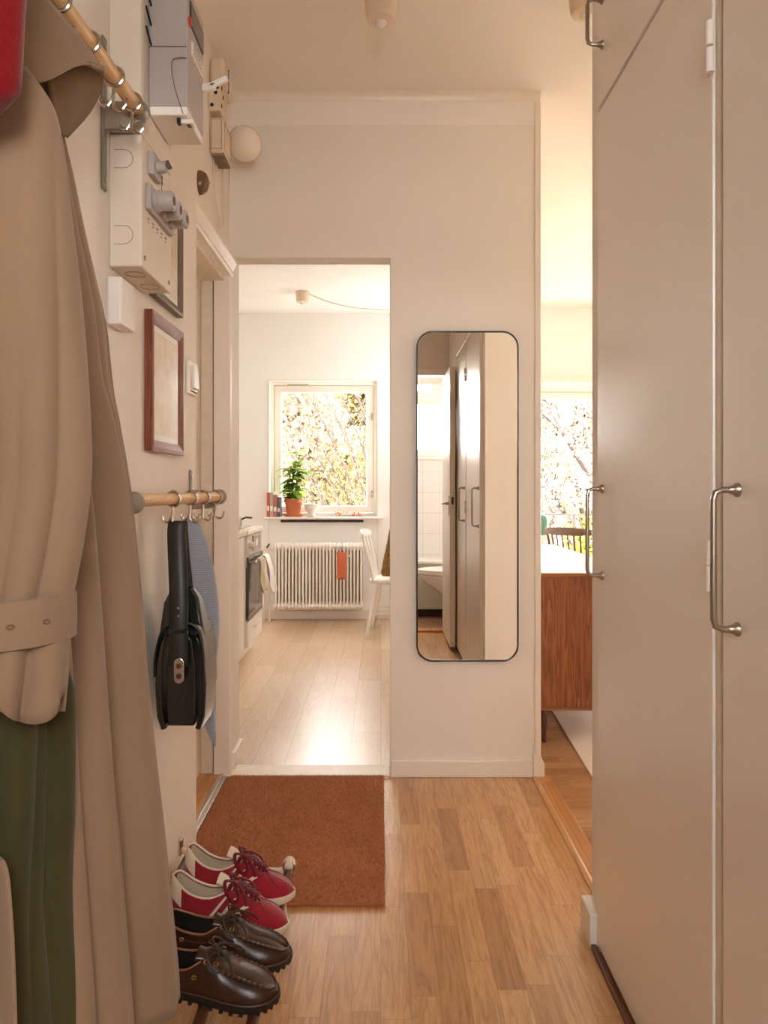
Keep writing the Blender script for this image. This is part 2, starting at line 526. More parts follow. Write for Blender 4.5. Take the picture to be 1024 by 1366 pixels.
class MB:
    def __init__(self):
        self.v, self.f = [], []

    def add(self, vs, fs):
        b = len(self.v)
        self.v += [Vector(x) for x in vs]
        self.f += [tuple(b + i for i in q) for q in fs]
        return self

    def box(self, x0, x1, y0, y1, z0, z1):
        vs = [(x, y, z) for z in (z0, z1) for y in (y0, y1) for x in (x0, x1)]
        return self.add(vs, [(0, 2, 3, 1), (4, 5, 7, 6), (0, 1, 5, 4), (2, 6, 7, 3), (0, 4, 6, 2), (1, 3, 7, 5)])

    def obox(self, c, ax, ay, az):
        c, ax, ay, az = map(Vector, (c, ax, ay, az))
        vs = [c + sx * ax + sy * ay + sz * az for sz in (-1, 1) for sy in (-1, 1) for sx in (-1, 1)]
        return self.add(vs, [(0, 2, 3, 1), (4, 5, 7, 6), (0, 1, 5, 4), (2, 6, 7, 3), (0, 4, 6, 2), (1, 3, 7, 5)])

    def prism(self, poly, axis, a0, a1):
        """poly: 2D points; axis: extrusion axis"""
        def pt(p, a):
            return {'x': (a, p[0], p[1]), 'y': (p[0], a, p[1]), 'z': (p[0], p[1], a)}[axis]
        n = len(poly)
        vs = [pt(p, a0) for p in poly] + [pt(p, a1) for p in poly]
        fs = [tuple(range(n)), tuple(range(2 * n - 1, n - 1, -1))]
        fs += [(i, i + n, (i + 1) % n + n, (i + 1) % n) for i in range(n)]
        return self.add(vs, fs)

    def loft(self, rings, closed=True, caps=True):
        n = len(rings[0])
        vs = [p for r in rings for p in r]
        fs = []
        for i in range(len(rings) - 1):
            for j in range(n if closed else n - 1):
                k = (j + 1) % n
                fs.append((i * n + j, i * n + k, (i + 1) * n + k, (i + 1) * n + j))
        if caps and closed:
            fs.append(tuple(range(n)))
            fs.append(tuple((len(rings) - 1) * n + j for j in reversed(range(n))))
        return self.add(vs, fs)

    def tube(self, pts, r, n=10, closed=False, caps=True, flat=None):
        pts = [Vector(p) for p in pts]
        N = len(pts)
        rs = r if isinstance(r, (list, tuple)) else [r] * N
        rings = []
        up = None
        for i in range(N):
            a = pts[i - 1] if (i or closed) else pts[i]
            b = pts[(i + 1) % N] if (i < N - 1 or closed) else pts[i]
            t = (b - a)
            if t.length < 1e-9:
                t = Vector((0, 0, 1))
            t.normalize()
            if up is None:
                up = Vector((0, 0, 1)) if abs(t.z) < .9 else Vector((1, 0, 0))
            s = t.cross(up)
            if s.length < 1e-6:
                s = t.cross(Vector((0, 1, 0)))
            s.normalize()
            up = s.cross(t).normalized()
            fx = flat or 1.
            rings.append([pts[i] + (s * cos(2 * pi * k / n) + up * sin(2 * pi * k / n) * fx) * rs[i] for k in range(n)])
        if closed:
            rings.append(rings[0])
        return self.loft(rings, True, caps and not closed)

    def cyl(self, a, b, r, r2=None, n=16):
        return self.tube([a, b], [r, r if r2 is None else r2], n)

    def lathe(self, prof, c=(0, 0, 0), n=28, axis='z', sx=1., sy=1.):
        c = Vector(c)
        rings = []
        for r, h in prof:
            ring = []
            for k in range(n):
                a = 2 * pi * k / n
                u, w = max(r, 1e-5) * cos(a) * sx, max(r, 1e-5) * sin(a) * sy
                ring.append(c + Vector({'z': (u, w, h), 'x': (h, u, w), 'y': (u, h, w)}[axis]))
            rings.append(ring)
        return self.loft(rings, True, True)

    def ball(self, c, rx, ry=None, rz=None, n=20, m=12):
        ry = ry or rx
        rz = rz or rx
        rings = []
        for i in range(m + 1):
            a = -pi / 2 + pi * i / m
            r = max(cos(a), 1e-3)
            rings.append([Vector(c) + Vector((rx * r * cos(2 * pi * k / n), ry * r * sin(2 * pi * k / n), rz * sin(a))) for k in range(n)])
        return self.loft(rings)

    def ring(self, c, R, r, axis='y', n=24, m=8):
        c = Vector(c)
        pts = []
        for k in range(n):
            a = 2 * pi * k / n
            pts.append(c + Vector({'y': (R * cos(a), 0, R * sin(a)), 'x': (0, R * cos(a), R * sin(a)), 'z': (R * cos(a), R * sin(a), 0)}[axis]))
        return self.tube(pts, r, m, closed=True)

    def grid(self, fn, nu, nv):
        vs = [fn(i / nu, j / nv) for i in range(nu + 1) for j in range(nv + 1)]
        fs = [(i * (nv + 1) + j, i * (nv + 1) + j + 1, (i + 1) * (nv + 1) + j + 1, (i + 1) * (nv + 1) + j) for i in range(nu) for j in range(nv)]
        return self.add(vs, fs)

    def build(self, name, m, parent=None, smooth=False, bevel=0., sub=0, solid=0., seg=2, recalc=True, soff=-1):
        off = root_loc(parent)
        me = bpy.data.meshes.new(name)
        me.from_pydata([tuple(v - off) for v in self.v], [], self.f)
        if recalc:
            bm = bmesh.new()
            bm.from_mesh(me)
            bmesh.ops.recalc_face_normals(bm, faces=bm.faces)
            bm.to_mesh(me)
            bm.free()
        me.materials.append(m)
        if smooth:
            me.polygons.foreach_set('use_smooth', [True] * len(me.polygons))
            if smooth is True:
                me.set_sharp_from_angle(angle=radians(42))
        me.update()
        o = bpy.data.objects.new(name, me)
        COL.objects.link(o)
        if parent:
            o.parent = parent
        if solid:
            md = o.modifiers.new('solid', 'SOLIDIFY')
            md.thickness = solid
            md.offset = soff
        if bevel:
            md = o.modifiers.new('bevel', 'BEVEL')
            md.width = bevel
            md.segments = seg
            md.limit_method = 'ANGLE'
            md.angle_limit = radians(35)
            md.harden_normals = False
        if sub:
            md = o.modifiers.new('sub', 'SUBSURF')
            md.levels = sub
            md.render_levels = sub
        return o


def tag(o, label, cat, group=None, kind=None):
    if label:
        o['label'] = label
    if cat:
        o['category'] = cat
    if group:
        o['group'] = group
    if kind:
        o['kind'] = kind
    return o


def thing(name, label, cat, loc=(0, 0, 0), group=None):
    o = bpy.data.objects.new(name, None)
    o.empty_display_size = .05
    COL.objects.link(o)
    o.location = loc
    return tag(o, label, cat, group)


def place(o, loc, rz=0., rx=0., ry=0.):
    o.location = loc
    o.rotation_euler = (rx, ry, rz)
    return o


def children(o):
    return [c for c in bpy.data.objects if c.parent == o]


def copy_tree(o, parent=None):
    c = o.copy()
    COL.objects.link(c)
    if parent:
        c.parent = parent
    for ch in children(o):
        if ch is not c:
            copy_tree(ch, c)
    return c


def struct(mb, name, m, label=None, **kw):
    o = mb.build(name, m, None, **kw)
    o['kind'] = 'structure'
    if label:
        o['label'] = label
    return o


def wall_holes(x0, x1, z0, z1, ya, yb, holes):
    """wall slab in the XZ plane between depths ya and yb with rectangular holes (hx0,hx1,hz0,hz1)"""
    xs = sorted({x0, x1, *[h[0] for h in holes], *[h[1] for h in holes]})
    zs = sorted({z0, z1, *[h[2] for h in holes], *[h[3] for h in holes]})
    mb = MB()

    def solid(i, j):
        if i < 0 or j < 0 or i >= len(xs) - 1 or j >= len(zs) - 1:
            return False
        cx, cz = (xs[i] + xs[i + 1]) / 2, (zs[j] + zs[j + 1]) / 2
        return not any(h[0] < cx < h[1] and h[2] < cz < h[3] for h in holes)
    for i in range(len(xs) - 1):
        for j in range(len(zs) - 1):
            if not solid(i, j):
                continue
            a, b, c, d = xs[i], xs[i + 1], zs[j], zs[j + 1]
            mb.add([(a, ya, c), (b, ya, c), (b, ya, d), (a, ya, d)], [(0, 1, 2, 3)])
            mb.add([(a, yb, c), (b, yb, c), (b, yb, d), (a, yb, d)], [(3, 2, 1, 0)])
            if not solid(i - 1, j):
                mb.add([(a, ya, c), (a, ya, d), (a, yb, d), (a, yb, c)], [(0, 1, 2, 3)])
            if not solid(i + 1, j):
                mb.add([(b, ya, c), (b, yb, c), (b, yb, d), (b, ya, d)], [(0, 1, 2, 3)])
            if not solid(i, j - 1):
                mb.add([(a, ya, c), (a, yb, c), (b, yb, c), (b, ya, c)], [(0, 1, 2, 3)])
            if not solid(i, j + 1):
                mb.add([(a, ya, d), (b, ya, d), (b, yb, d), (a, yb, d)], [(0, 1, 2, 3)])
    # weld
    me_v, idx, remap = [], {}, []
    for v in mb.v:
        k = (round(v.x, 5), round(v.y, 5), round(v.z, 5))
        if k not in idx:
            idx[k] = len(me_v)
            me_v.append(v)
        remap.append(idx[k])
    mb.v = me_v
    mb.f = [tuple(remap[i] for i in f) for f in mb.f]
    return mb


# ------------------------------------------------------------------ the room shell
HC = 2.635          # hall and living-room ceiling
KC = 2.59           # kitchen ceiling
WL = -.537          # near left wall
WR = -.587          # recessed left wall (front-door part)
YB = 2.894          # back wall of the hall
YF = 6.35           # outer wall

struct(MB().box(-.80, .58, 0, YB + .02, -.1, 0), 'floor', M['oak_hall'])
struct(MB().box(-1.7, .45, YB + .10, YF, -.1, 0), 'floor_kitchen', M['oak_kitchen'])
struct(MB().box(.581, 4.1, 1.9, YF, -.1, 0), 'floor_living', M['oak_living'])
struct(MB().box(-.8, 1.1, -1.0, -.1, -.1, 0), 'floor_bathroom', M['bath_floor'])
struct(MB().box(-.9, 4.2, -1.25, YB + .1, HC, HC + .12).box(.45, 4.2, YB + .1, YF + .3, HC, HC + .12), 'ceiling', M['ceiling'])
struct(MB().box(-1.75, .45, YB + .1, YF + .3, KC, KC + .16), 'ceiling_kitchen', M['ceil_white'])

struct(MB().box(-.80, WL, -.1, 2.18, 0, HC), 'wall_left', M['wall'])
struct(MB().prism([(2.18, 1.93), (2.885, 1.93), (2.885, 0), (3.10, 0), (3.10, HC), (2.18, HC)], 'x', -.80, WR), 'wall_entrance', M['wall'])
struct(MB().prism([(WR, 2.003), (.0347, 2.003), (.0347, 0), (.6135, 0), (.6135, HC), (WR, HC)], 'y', YB, YB + .093), 'wall_back', M['wall'], bevel=.003)
struct(MB().box(.45, .6135, YB + .093, YF, 0, HC), 'wall_partition', M['wall_white'])
struct(MB().box(-1.75, -.80, 2.99, 3.1, 0, KC), 'wall_kitchen_near', M['wall_white'])
struct(MB().box(-1.75, -1.6, 3.1, YF, 0, KC), 'wall_kitchen_left', M['wall_white'])
KW = (-.945, -.035, .868, 2.018)         # kitchen window hole
LW = (.90, 3.7, .34, 1.985)              # living-room window hole
struct(wall_holes(-1.75, 4.2, -.1, HC + .1, YF, YF + .28, [KW, LW]), 'wall_far', M['wall_white'])
struct(MB().box(.535, 4.1, 1.815, 1.90, 0, HC), 'wall_living_near', M['wall_white'])
struct(MB().box(4.1, 4.25, 1.8, YF, 0, HC), 'wall_living_right', M['wall_white'])
struct(wall_holes(-.80, 1.1, 0, HC, -.1, 0, [(-.22, .515, 0, 1.975)]), 'wall_bathroom_door', M['wall'])
BW = (-.02, .63, 1.385, 1.945)
struct(wall_holes(-.9, 1.2, -.1, HC, -1.22, -1.0, [BW]), 'wall_bathroom_window', M['tile'])
struct(MB().box(-.9, -.80, -1.0, -.1, 0, HC), 'wall_bathroom_left', M['tile'])
struct(MB().box(1.1, 1.2, -1.0, 1.815, 0, HC), 'wall_right', M['wall'])

# trims
struct(MB().box(WR, .59, YB - .003, YB, 2.512, 2.604), 'trim_1', M['frieze'])
cov = [(YB, 2.604)] + [(YB - .004 - .026 * (1 - cos(a)), 2.609 + .026 * sin(a)) for a in [i * pi / 12 for i in range(7)]] + [(YB, 2.635)]
struct(MB().prism(cov, 'x', WR, .6135), 'trim_2', M['trim'], smooth=True)
struct(MB().box(.592, .6165, YB - .006, YB + .093, .0, 2.604), 'trim_3', M['trim'], bevel=.004)
struct(MB().box(.036, .592, YB - .012, YB, 0, .067), 'baseboard_back', M['trim'], bevel=.004)
struct(MB().prism([(.585, 0), (.627, 0), (.627, .055), (.618, .075), (.612, .09), (.585, .09)], 'y', YB - .02, YB + .093), 'baseboard_corner', M['trim'], bevel=.002)
struct(MB().prism([(2.987, 0), (3.12, 0), (3.12, .068), (3.115, .075), (2.94, .075), (2.94, 0)], 'x', WR - .01, WR + .014), 'baseboard_jamb', M['trim'], bevel=.003)
struct(MB().box(-1.6, .45, YF - .014, YF, 0, .075), 'baseboard_kitchen', M['trim'], bevel=.004)
struct(MB().box(.6135, .626, YB + .093, YF, 0, .08), 'baseboard_living', M['trim'], bevel=.004)
struct(MB().box(.505, .542, 1.812, 1.90, 0, .085), 'baseboard_jamb_right', M['trim'], bevel=.004)
struct(MB().box(.535, 4.1, 1.90, 1.912, 0, .08), 'baseboard_living_near', M['trim'], bevel=.004)
# thresholds
struct(MB().prism([(.58, -.02), (.60, -.02), (.60, .006), (.592, .008), (.58, .003)], 'y', 1.82, YB), 'trim_4', M['oak_light'])
struct(MB().box(.60, .652, 1.82, YB + .0, -.05, .006), 'trim_5', M['oak'], bevel=.002)
struct(MB().box(WR, .036, YB - .012, YB + .1, -.05, .010), 'trim_6', M['trim_wear'], bevel=.004)
struct(MB().box(WR, .036, YB - .030, YB - .012, -.02, .004), 'trim_7', M['oak_light'])
struct(MB().box(-.8, -.616, 2.18, 2.885, -.05, .022), 'trim_8', M['oak'], bevel=.003)
struct(MB().box(-.616, -.600, 2.18, 2.885, -.05, .026).box(-.600, -.588, 2.18, 2.885, -.05, .016), 'trim_9', M['alu'], bevel=.002)
struct(MB().box(-.22, .515, -.1, .005, -.05, .02), 'trim_10', M['oak'], bevel=.004)
struct(MB().box(.506, .52, .0, 1.812, 0, .014), 'trim_11', M['slat'], bevel=.003)

# front door in the left recess
d1 = struct(MB().box(-.735, -.690, 2.19, 2.878, .024, 1.925), 'door_1', M['trim_wear'], bevel=.003)
MB().box(-.690, -.640, 2.868, 2.886, .02, 1.93).build('door_frame', M['trim_wear'], d1, bevel=.004)
MB().box(-.640, WR + .012, 2.858, 2.889, .0, 1.93).build('casing', M['trim'], d1, bevel=.006)
MB().box(-.642, -.640, 2.862, 2.8685, .02, 1.93).build('door_gap', M['dark_gap'], d1)
prof = [(-.60, 1.925), (-.572, 1.925), (-.566, 1.932), (-.570, 1.945), (-.562, 1.962), (-.555, 1.975), (-.555, 1.99), (-.60, 1.99)]
MB().prism(prof, 'y', 2.18, 2.889).build('head_casing', M['trim'], d1, bevel=.002)
MB().box(-.690, -.60, 2.18, 2.87, 1.905, 1.926).build('head_frame', M['trim_wear'], d1)

# bathroom door, folded open along the wardrobes
d2 = struct(MB().box(.470, .508, .01, .624, .022, 1.945), 'door_2', M['trim'], bevel=.003)
lk = MB()
lk.cyl((.47, .565, 1.005), (.445, .565, 1.005), .011)
lk.tube([(.448, .565, 1.005), (.438, .56, 1.005), (.434, .545, 1.005), (.434, .47, 1.0)], .008)
lk.build('door_handle', M['steel'], d2, smooth=True)
MB().box(.466, .47, .548, .582, .92, 1.06).build('lock_plate', M['steel'], d2, bevel=.002)
MB().box(.48, .498, .624, .6255, 1.00, 1.05).build('lock_bolt', M['ink'], d2)
struct(MB().box(-.275, -.22, 0, .012, 0, 2.03).box(.515, .55, 0, .012, 0, 2.03).box(-.275, .55, 0, .012, 1.975, 2.03), 'trim_12', M['trim'], bevel=.004)


# ------------------------------------------------------------------ windows
def window(name, hole, y, mull=(), frame=.05, sash=.055, label=None, gy=.10):
    x0, x1, z0, z1 = hole
    o = wall_holes(x0, x1, z0, z1, y + gy - .03, y + gy + .05, [(x0 + frame, x1 - frame, z0 + frame, z1 - frame)])
    o = struct(o, name, M['trim'], label, bevel=.004)
    xs = [x0 + frame] + list(mull) + [x1 - frame]
    for a, b in zip(xs, xs[1:]):
        s = wall_holes(a + .002, b - .002, z0 + frame + .002, z1 - frame - .002, y + gy - .018, y + gy + .03, [(a + sash, b - sash, z0 + frame + sash, z1 - frame - sash)]).build('sash', M['trim'], o, bevel=.006)
        MB().box(a + sash - .005, b - sash + .005, y + gy + .004, y + gy + .010, z0 + frame + sash - .005, z1 - frame - sash + .005).build('pane', M['glass'], s)
    return o


kw = window('window_1', KW, YF, (), .028, .062)
for zz in (1.06, 1.72):
    hb = MB().box(-.085, -.070, YF + .062, YF + .080, zz - .03, zz + .03)
    hb.cyl((-.0775, YF + .062, zz), (-.11, YF + .045, zz - .005), .005, n=8)
    hb.build('window_catch', M['steel'], kw, bevel=.002)
MB().cyl((-.80, YF + .055, 1.992), (-.62, YF + .055, 1.992), .006, n=8).build('window_stay', M['steel'], kw, smooth=True)
MB().box(-.98, .02, YF - .075, YF + .07, .848, .868).build('window_sill', M['trim'], kw, bevel=.005)
struct(wall_holes(KW[0] - .012, KW[1] + .012, KW[2], KW[3] + .012, YF - .006, YF, [(KW[0], KW[1], KW[2] - 1, KW[3])]), 'trim_13', M['trim'])
MB().box(-.845, -.15, YF - .03, YF - .001, .822, .840).build('vent_slot', M['dark_gap'], kw)
lw = window('window_2', LW, YF, (2.05, 2.9), .05, .06)
MB().box(.88, 3.72, YF - .10, YF + .07, .315, .34).build('window_sill', M['trim'], lw, bevel=.005)
struct(MB().box(.85, 3.75, YF - .05, YF - .005, 2.0, 2.045), 'trim_14', M['trim'], bevel=.004)
bw = window('window_3', BW, -1.16, (), .03, .045, gy=.06)
MB().box(-.05, .66, -1.09, -.98, 1.365, 1.385).build('window_sill', M['trim'], bw, bevel=.004)
MB().box(.555, .575, -1.075, -1.055, 1.56, 1.70).build('window_catch', M['steel'], bw, bevel=.003)


# ------------------------------------------------------------------ wardrobes
FX = .52


def u_handle(mb, Y, z0, z1, out=.036, r=.0048):
    pts = [(FX + .001, Y, z0), (FX - out + .012, Y, z0), (FX - out + .003, Y, z0 + .004), (FX - out, Y, z0 + .014),
           (FX - out, Y, z1 - .014), (FX - out + .003, Y, z1 - .004), (FX - out + .012, Y, z1), (FX + .001, Y, z1)]
    mb.tube(pts, r, 10)
    for z in (z0, z1):
        mb.lathe([(.0105, FX), (.0105, FX - .003), (.007, FX - .007), (.0052, FX - .014)], (0, Y, z), 14, 'x')
    return mb


def hinge(z0, z1, Y, parent):
    h = MB()
    zm = (z0 + z1) / 2
    h.cyl((FX - .006, Y, z0), (FX - .006, Y, zm - .002), .0065, n=12)
    h.cyl((FX - .006, Y, zm + .002), (FX - .006, Y, z1), .0065, n=12)
    h.box(FX - .003, FX + .001, Y - .003, Y + .022, z0 + .003, z1 - .003)
    h.build('hinge', M['closet'], parent, smooth=True)


def wardrobe(y0, y1, label, hy, upper_handle, hinges):
    t = thing('built_in_wardrobe', label, 'wardrobe', (FX + .3, (y0 + y1) / 2, 0), 'cream built-in wardrobes along the right wall')
    MB().box(FX + .021, 1.09, y0 - .016, y1 + .001 if y1 > 1.5 else y1 + .0045, 0, HC - .003).build('cabinet_body', M['closet'], t, bevel=.002)
    d = MB().box(FX, FX + .0205, y0, y1 - .012, .018, 2.014).build('door', M['closet'], t, bevel=.003)
    u_handle(MB(), hy, .910, 1.113).build('handle', M['steel'], d, smooth=True)
    for z0, z1 in hinges:
        hinge(z0, z1, y0 - .004, d)
    u = MB().box(FX, FX + .0205, y0, y1 - .012, 2.026, HC - .02).build('cupboard_door', M['closet'], t, bevel=.003)
    u_handle(MB(), hy, *upper_handle).build('handle', M['steel'], u, smooth=True)
    return t


ta = wardrobe(1.176, 1.812, 'tall cream wardrobe nearest the living-room opening, with a cupboard door above', 1.760, (2.156, 2.262), [(.955, 1.035), (1.765, 1.845)])
MB().box(FX + .003, FX + .0205, 1.803, 1.812, 0, HC - .003).build('end_stile', M['closet'], ta)
MB().box(FX + .004, FX + .0205, 1.1575, 1.1745, 0, HC - .003).build('post', M['trim_wear'], ta, bevel=.002)
MB().box(FX + .0195, FX + .0209, 1.14, 1.158, 0, HC - .003).build('gap', M['dark_gap'], ta)
tb = wardrobe(.545, 1.155, 'tall cream wardrobe at the right edge, its long steel handle in front of the gap', 1.092, (2.156, 2.262), [])
tc_ = thing('built_in_wardrobe', 'tall plain cream wardrobe behind the open bathroom door, nearest the camera', 'wardrobe', (FX + .3, .27, 0), 'cream built-in wardrobes along the right wall')
MB().box(FX + .021, 1.09, .014, .526, 0, HC - .003).build('cabinet_body', M['closet'], tc_)
MB().box(FX, FX + .0205, .016, .530, .018, HC - .02).build('door', M['closet'], tc_, bevel=.003)

# ------------------------------------------------------------------ mirror on the back wall
def rrect(x0, x1, z0, z1, r, n=8):
    pts = []
    for cx, cz, a0 in ((x1 - r, z1 - r, 0), (x0 + r, z1 - r, pi / 2), (x0 + r, z0 + r, pi), (x1 - r, z0 + r, 3 * pi / 2)):
        for i in range(n + 1):
            a = a0 + pi / 2 * i / n
            pts.append((cx + r * cos(a), cz + r * sin(a)))
    return pts


t = thing('wall_mirror', 'tall mirror with rounded corners and thin black frame on the back wall', 'mirror', (.331, YB, .449))
mo = rrect(.1355, .5270, .449, 1.716, .062)
mi = rrect(.1405, .5220, .454, 1.711, .057)
fr = MB()
n = len(mo)
rings = [[(x, y_, z) for x, z in poly] for poly, y_ in ((mo, YB - .001), (mo, YB - .022), (mi, YB - .022), (mi, YB - .001))]
fr.loft(rings + [rings[0]], True, False)
fr.build('frame', M['black'], t, smooth=True)
MB().prism(mi, 'y', YB - .017, YB - .002).build('mirror_glass', M['mirror'], t)

# ------------------------------------------------------------------ ceiling fittings, lamp and wiring
def ceiling_cup(loc, label, cable=False, r=.052, h=.085):
    t = thing('ceiling_rose', label, 'ceiling rose', loc, 'white ceiling roses')
    x, y, z = loc
    MB().lathe([(r, z), (r, z - .012), (r * .97, z - .02), (r * .9, z - h * .75), (r * .8, z - h * .93), (r * .55, z - h), (0, z - h)], (x, y, 0)).build('cup', M['plastic_old'], t, smooth=True)
    MB().lathe([(r * .34, z - h + .001), (r * .34, z - h - .004), (r * .2, z - h - .012), (0, z - h - .014)], (x, y, 0), 16).build('cap', M['plastic'], t, smooth=True)
    return t


ceiling_cup((0, 2.31, HC), 'white ceiling rose in the middle of the hall ceiling')
ceiling_cup((.622, 2.28, HC), 'white ceiling rose beside the top cupboard handle, above the wardrobe')
kc = ceiling_cup((-.593, 5.65, KC), 'white ceiling rose in the kitchen with a cord leading off')
MB().tube(spline([(-.55, 5.65, KC - .012), (-.40, 5.65, KC - .075), (-.2, 5.65, KC - .12), (.05, 5.65, KC - .135), (.2, 5.66, KC - .11), (.38, 5.68, KC - .01)], 6), .0035, 6).build('cord', M['plastic_old'], kc, smooth=True)

t = thing('globe_lamp', 'white opal glass globe lamp high on the wall beside the junction boxes', 'lamp', (-.587, 2.75, 2.376))
MB().lathe([(.042, WR), (.042, WR + .012), (.032, WR + .02), (.03, WR + .035)], (0, 2.75, 2.376), 20, 'x').build('lamp_base', M['plastic'], t, smooth=True)
MB().ball((-.500, 2.75, 2.376), .063, n=32, m=20).build('lamp_shade', M['globe'], t, smooth='all')

t = thing('door_bell', 'small domed metal bell on the wall above the front door', 'bell', (-.587, 2.43, 2.10))
MB().lathe([(.030, WR), (.030, WR + .005), (.028, WR + .014), (.022, WR + .024), (.012, WR + .030), (0, WR + .032)], (0, 2.42, 2.10), 28, 'x', 1, 1.3).build('bell_dome', M['bell'], t, smooth=True)
MB().lathe([(.005, WR + .030), (.005, WR + .035), (0, WR + .037)], (0, 2.42, 2.10), 12, 'x').build('bell_screw', M['chrome'], t, smooth=True)

t = thing('junction_box', 'rounded white junction box under the ceiling above the front door', 'junction box', (WR, 2.64, 2.53))
MB().box(WR, WR + .05, 2.56, 2.72, 2.50, 2.59).build('lid', M['plastic_old'], t, bevel=.014, seg=4)
MB().box(WR + .012, WR + .052, 2.637, 2.643, 2.505, 2.585).build('seam', M['ink'], t)
t = thing('terminal_block', 'cream terminal block with screw holes below the rounded junction box', 'terminal block', (WR, 2.6, 2.44))
MB().box(WR, WR + .042, 2.55, 2.66, 2.40, 2.495).build('block', M['plastic_old'], t, bevel=.004)
for yy, zz in ((2.563, 2.48), (2.590, 2.462), (2.563, 2.42)):
    MB().lathe([(.0075, WR + .040), (.0075, WR + .0435), (0, WR + .0437)], (0, yy, zz), 12, 'x').build('screw_hole', M['black'], t)
    MB().lathe([(.0065, 2.5505), (.0065, 2.5485), (0, 2.5484)], (WR + .012 + (zz - 2.42) * .3, 0, zz - .002), 12, 'y').build('screw_hole', M['black'], t)
t = thing('bell_transformer', 'cream wall transformer with a worn dark outline beside the globe lamp', 'transformer', (WR, 2.62, 2.32))
MB().box(WR, WR + .048, 2.565, 2.70, 2.265, 2.385).build('case', M['plastic_old'], t, bevel=.008)
o = MB()
for a, b, c, d in ((2.58, 2.583, 2.28, 2.372), (2.685, 2.688, 2.28, 2.372), (2.58, 2.688, 2.28, 2.283), (2.58, 2.688, 2.369, 2.372)):
    o.box(WR + .0475, WR + .0488, a, b, c, d)
for a, b, c, d in ((WR + .006, WR + .008, 2.275, 2.378), (WR + .040, WR + .042, 2.275, 2.378), (WR + .006, WR + .042, 2.275, 2.277), (WR + .006, WR + .042, 2.376, 2.378)):
    o.box(a, b, 2.5640, 2.566, c, d)
o.build('outline', M['ink_pale'], t)
o = MB()
for i in range(7):
    o.box(WR + .006, WR + .048, 2.575 + i * .017, 2.580 + i * .017, 2.256, 2.268)
o.build('vents', M['ink_pale'], t)
cb = MB()
cb.tube(spline([(WR + .006, 2.60, 2.265), (WR + .008, 2.60, 2.18), (WR + .012, 2.66, 2.06), (WR + .010, 2.74, 2.08), (WR + .006, 2.76, 2.20), (WR + .005, 2.75, 2.34)], 8), .0032, 6)
tag(cb.build('bell_wire', M['plastic_old'], None, smooth=True), 'thin cream wire hanging in a loop under the wall transformer', 'wire')
cb = MB()
for k in range(3):
    cb.tube(spline([(WR + .005, 2.665 + .02 * k, 2.49), (WR + .012 + .006 * k, 2.70 + .015 * k, 2.46), (WR + .008, 2.73 + .01 * k, 2.40), (WR + .01, 2.715 + .012 * k, 2.32)], 6), .003, 6)
tag(cb.build('bell_wire', M['plastic_old'], None, smooth=True), 'bundle of short cream wires between terminal block and globe lamp', 'wire')

# ------------------------------------------------------------------ fuse box, backboard, electricity meter
BX = -.472
t = thing('fuse_box', 'cream metal fuse box with three screw fuses, below the electricity meter', 'fuse box', (WL, 1.58, 1.553))
body = MB().box(WL, BX, 1.479, 1.690, 1.553, 1.815).build('box', M['box_cream'], t, bevel=.004)
for zc in (1.615, 1.765):
    arc = [(WL + .010, 1.4785, zc + .018)] + [(WL + .030 + .018 * cos(a), 1.4785, zc + .018 * sin(a)) for a in [pi / 2 - pi * i / 10 for i in range(11)]] + [(WL + .010, 1.4785, zc - .018)]
    MB().tube(arc, .0006, 4).build('knockout_line', M['ink_pale'], body)
for yc in (1.535, 1.63):
    MB().tube([(WL + .034 + .020 * cos(a), yc + .020 * sin(a), 1.5525) for a in [2 * pi * i / 20 for i in range(20)]], .0006, 4, closed=True).build('knockout_line', M['ink_pale'], body)
for yy, zz in ((1.498, 1.575), (1.668, 1.572)):
    MB().lathe([(.005, BX), (.005, BX + .003), (0, BX + .0035)], (0, yy, zz), 12, 'x').build('screw', M['steel'], t)
MB().box(BX, BX + .011, 1.502, 1.672, 1.675, 1.728).build('fuse_carrier', M['meter_grey'], t, bevel=.003)
for yy in (1.533, 1.585, 1.637):
    f = MB().lathe([(.0215, BX + .010), (.0215, BX + .020), (.0195, BX + .022), (.0195, BX + .046), (.017, BX + .049), (0, BX + .049)], (0, yy, 1.702), 24, 'x').build('fuse', M['meter_grey'], t, smooth=True)
    MB().lathe([(.009, BX + .0488), (.009, BX + .0498), (0, BX + .05)], (0, yy, 1.702), 16, 'x').build('fuse_window', M['ink'], f, smooth=True)
    MB().ball((BX + .046, yy, 1.684), .003, n=10, m=6).build('fuse_glint', M['chrome'], f, smooth=True)
sw = MB().box(BX, BX + .012, 1.518, 1.572, 1.752, 1.800).build('switch_plate', M['meter_grey'], t, bevel=.002)
MB().cyl((BX + .012, 1.545, 1.776), (BX + .030, 1.545, 1.776), .013, .011, 18).build('switch_knob', M['meter_grey'], sw, smooth=True)
MB().obox((BX + .034, 1.545, 1.781), (.004, 0, .002), (0, .003, 0), (-.004, 0, .008)).build('switch_lever', M['ink'], sw, bevel=.001)
for zz in (1.783, 1.772):
    mk = MB().ring((BX + .0005, 1.612, zz), .0035, .0009, 'x', 12, 4)
    mk.box(BX, BX + .0012, 1.6145, 1.6168, zz - .0045, zz + .0035)
    mk.build('printed_mark', M['ink'], t)
MB().box(BX, BX + .001, 1.611, 1.613, 1.735, 1.765).build('printed_mark', M['ink_pale'], t)
for i in range(5):
    MB().box(BX, BX + .001, 1.515 + i * .030, 1.527 + i * .030, 1.660, 1.6625).build('printed_mark', M['ink_pale'], t)
    MB().box(BX, BX + .001, 1.517 + i * .030, 1.524 + i * .030, 1.653, 1.655).build('printed_mark', M['ink_pale'], t)

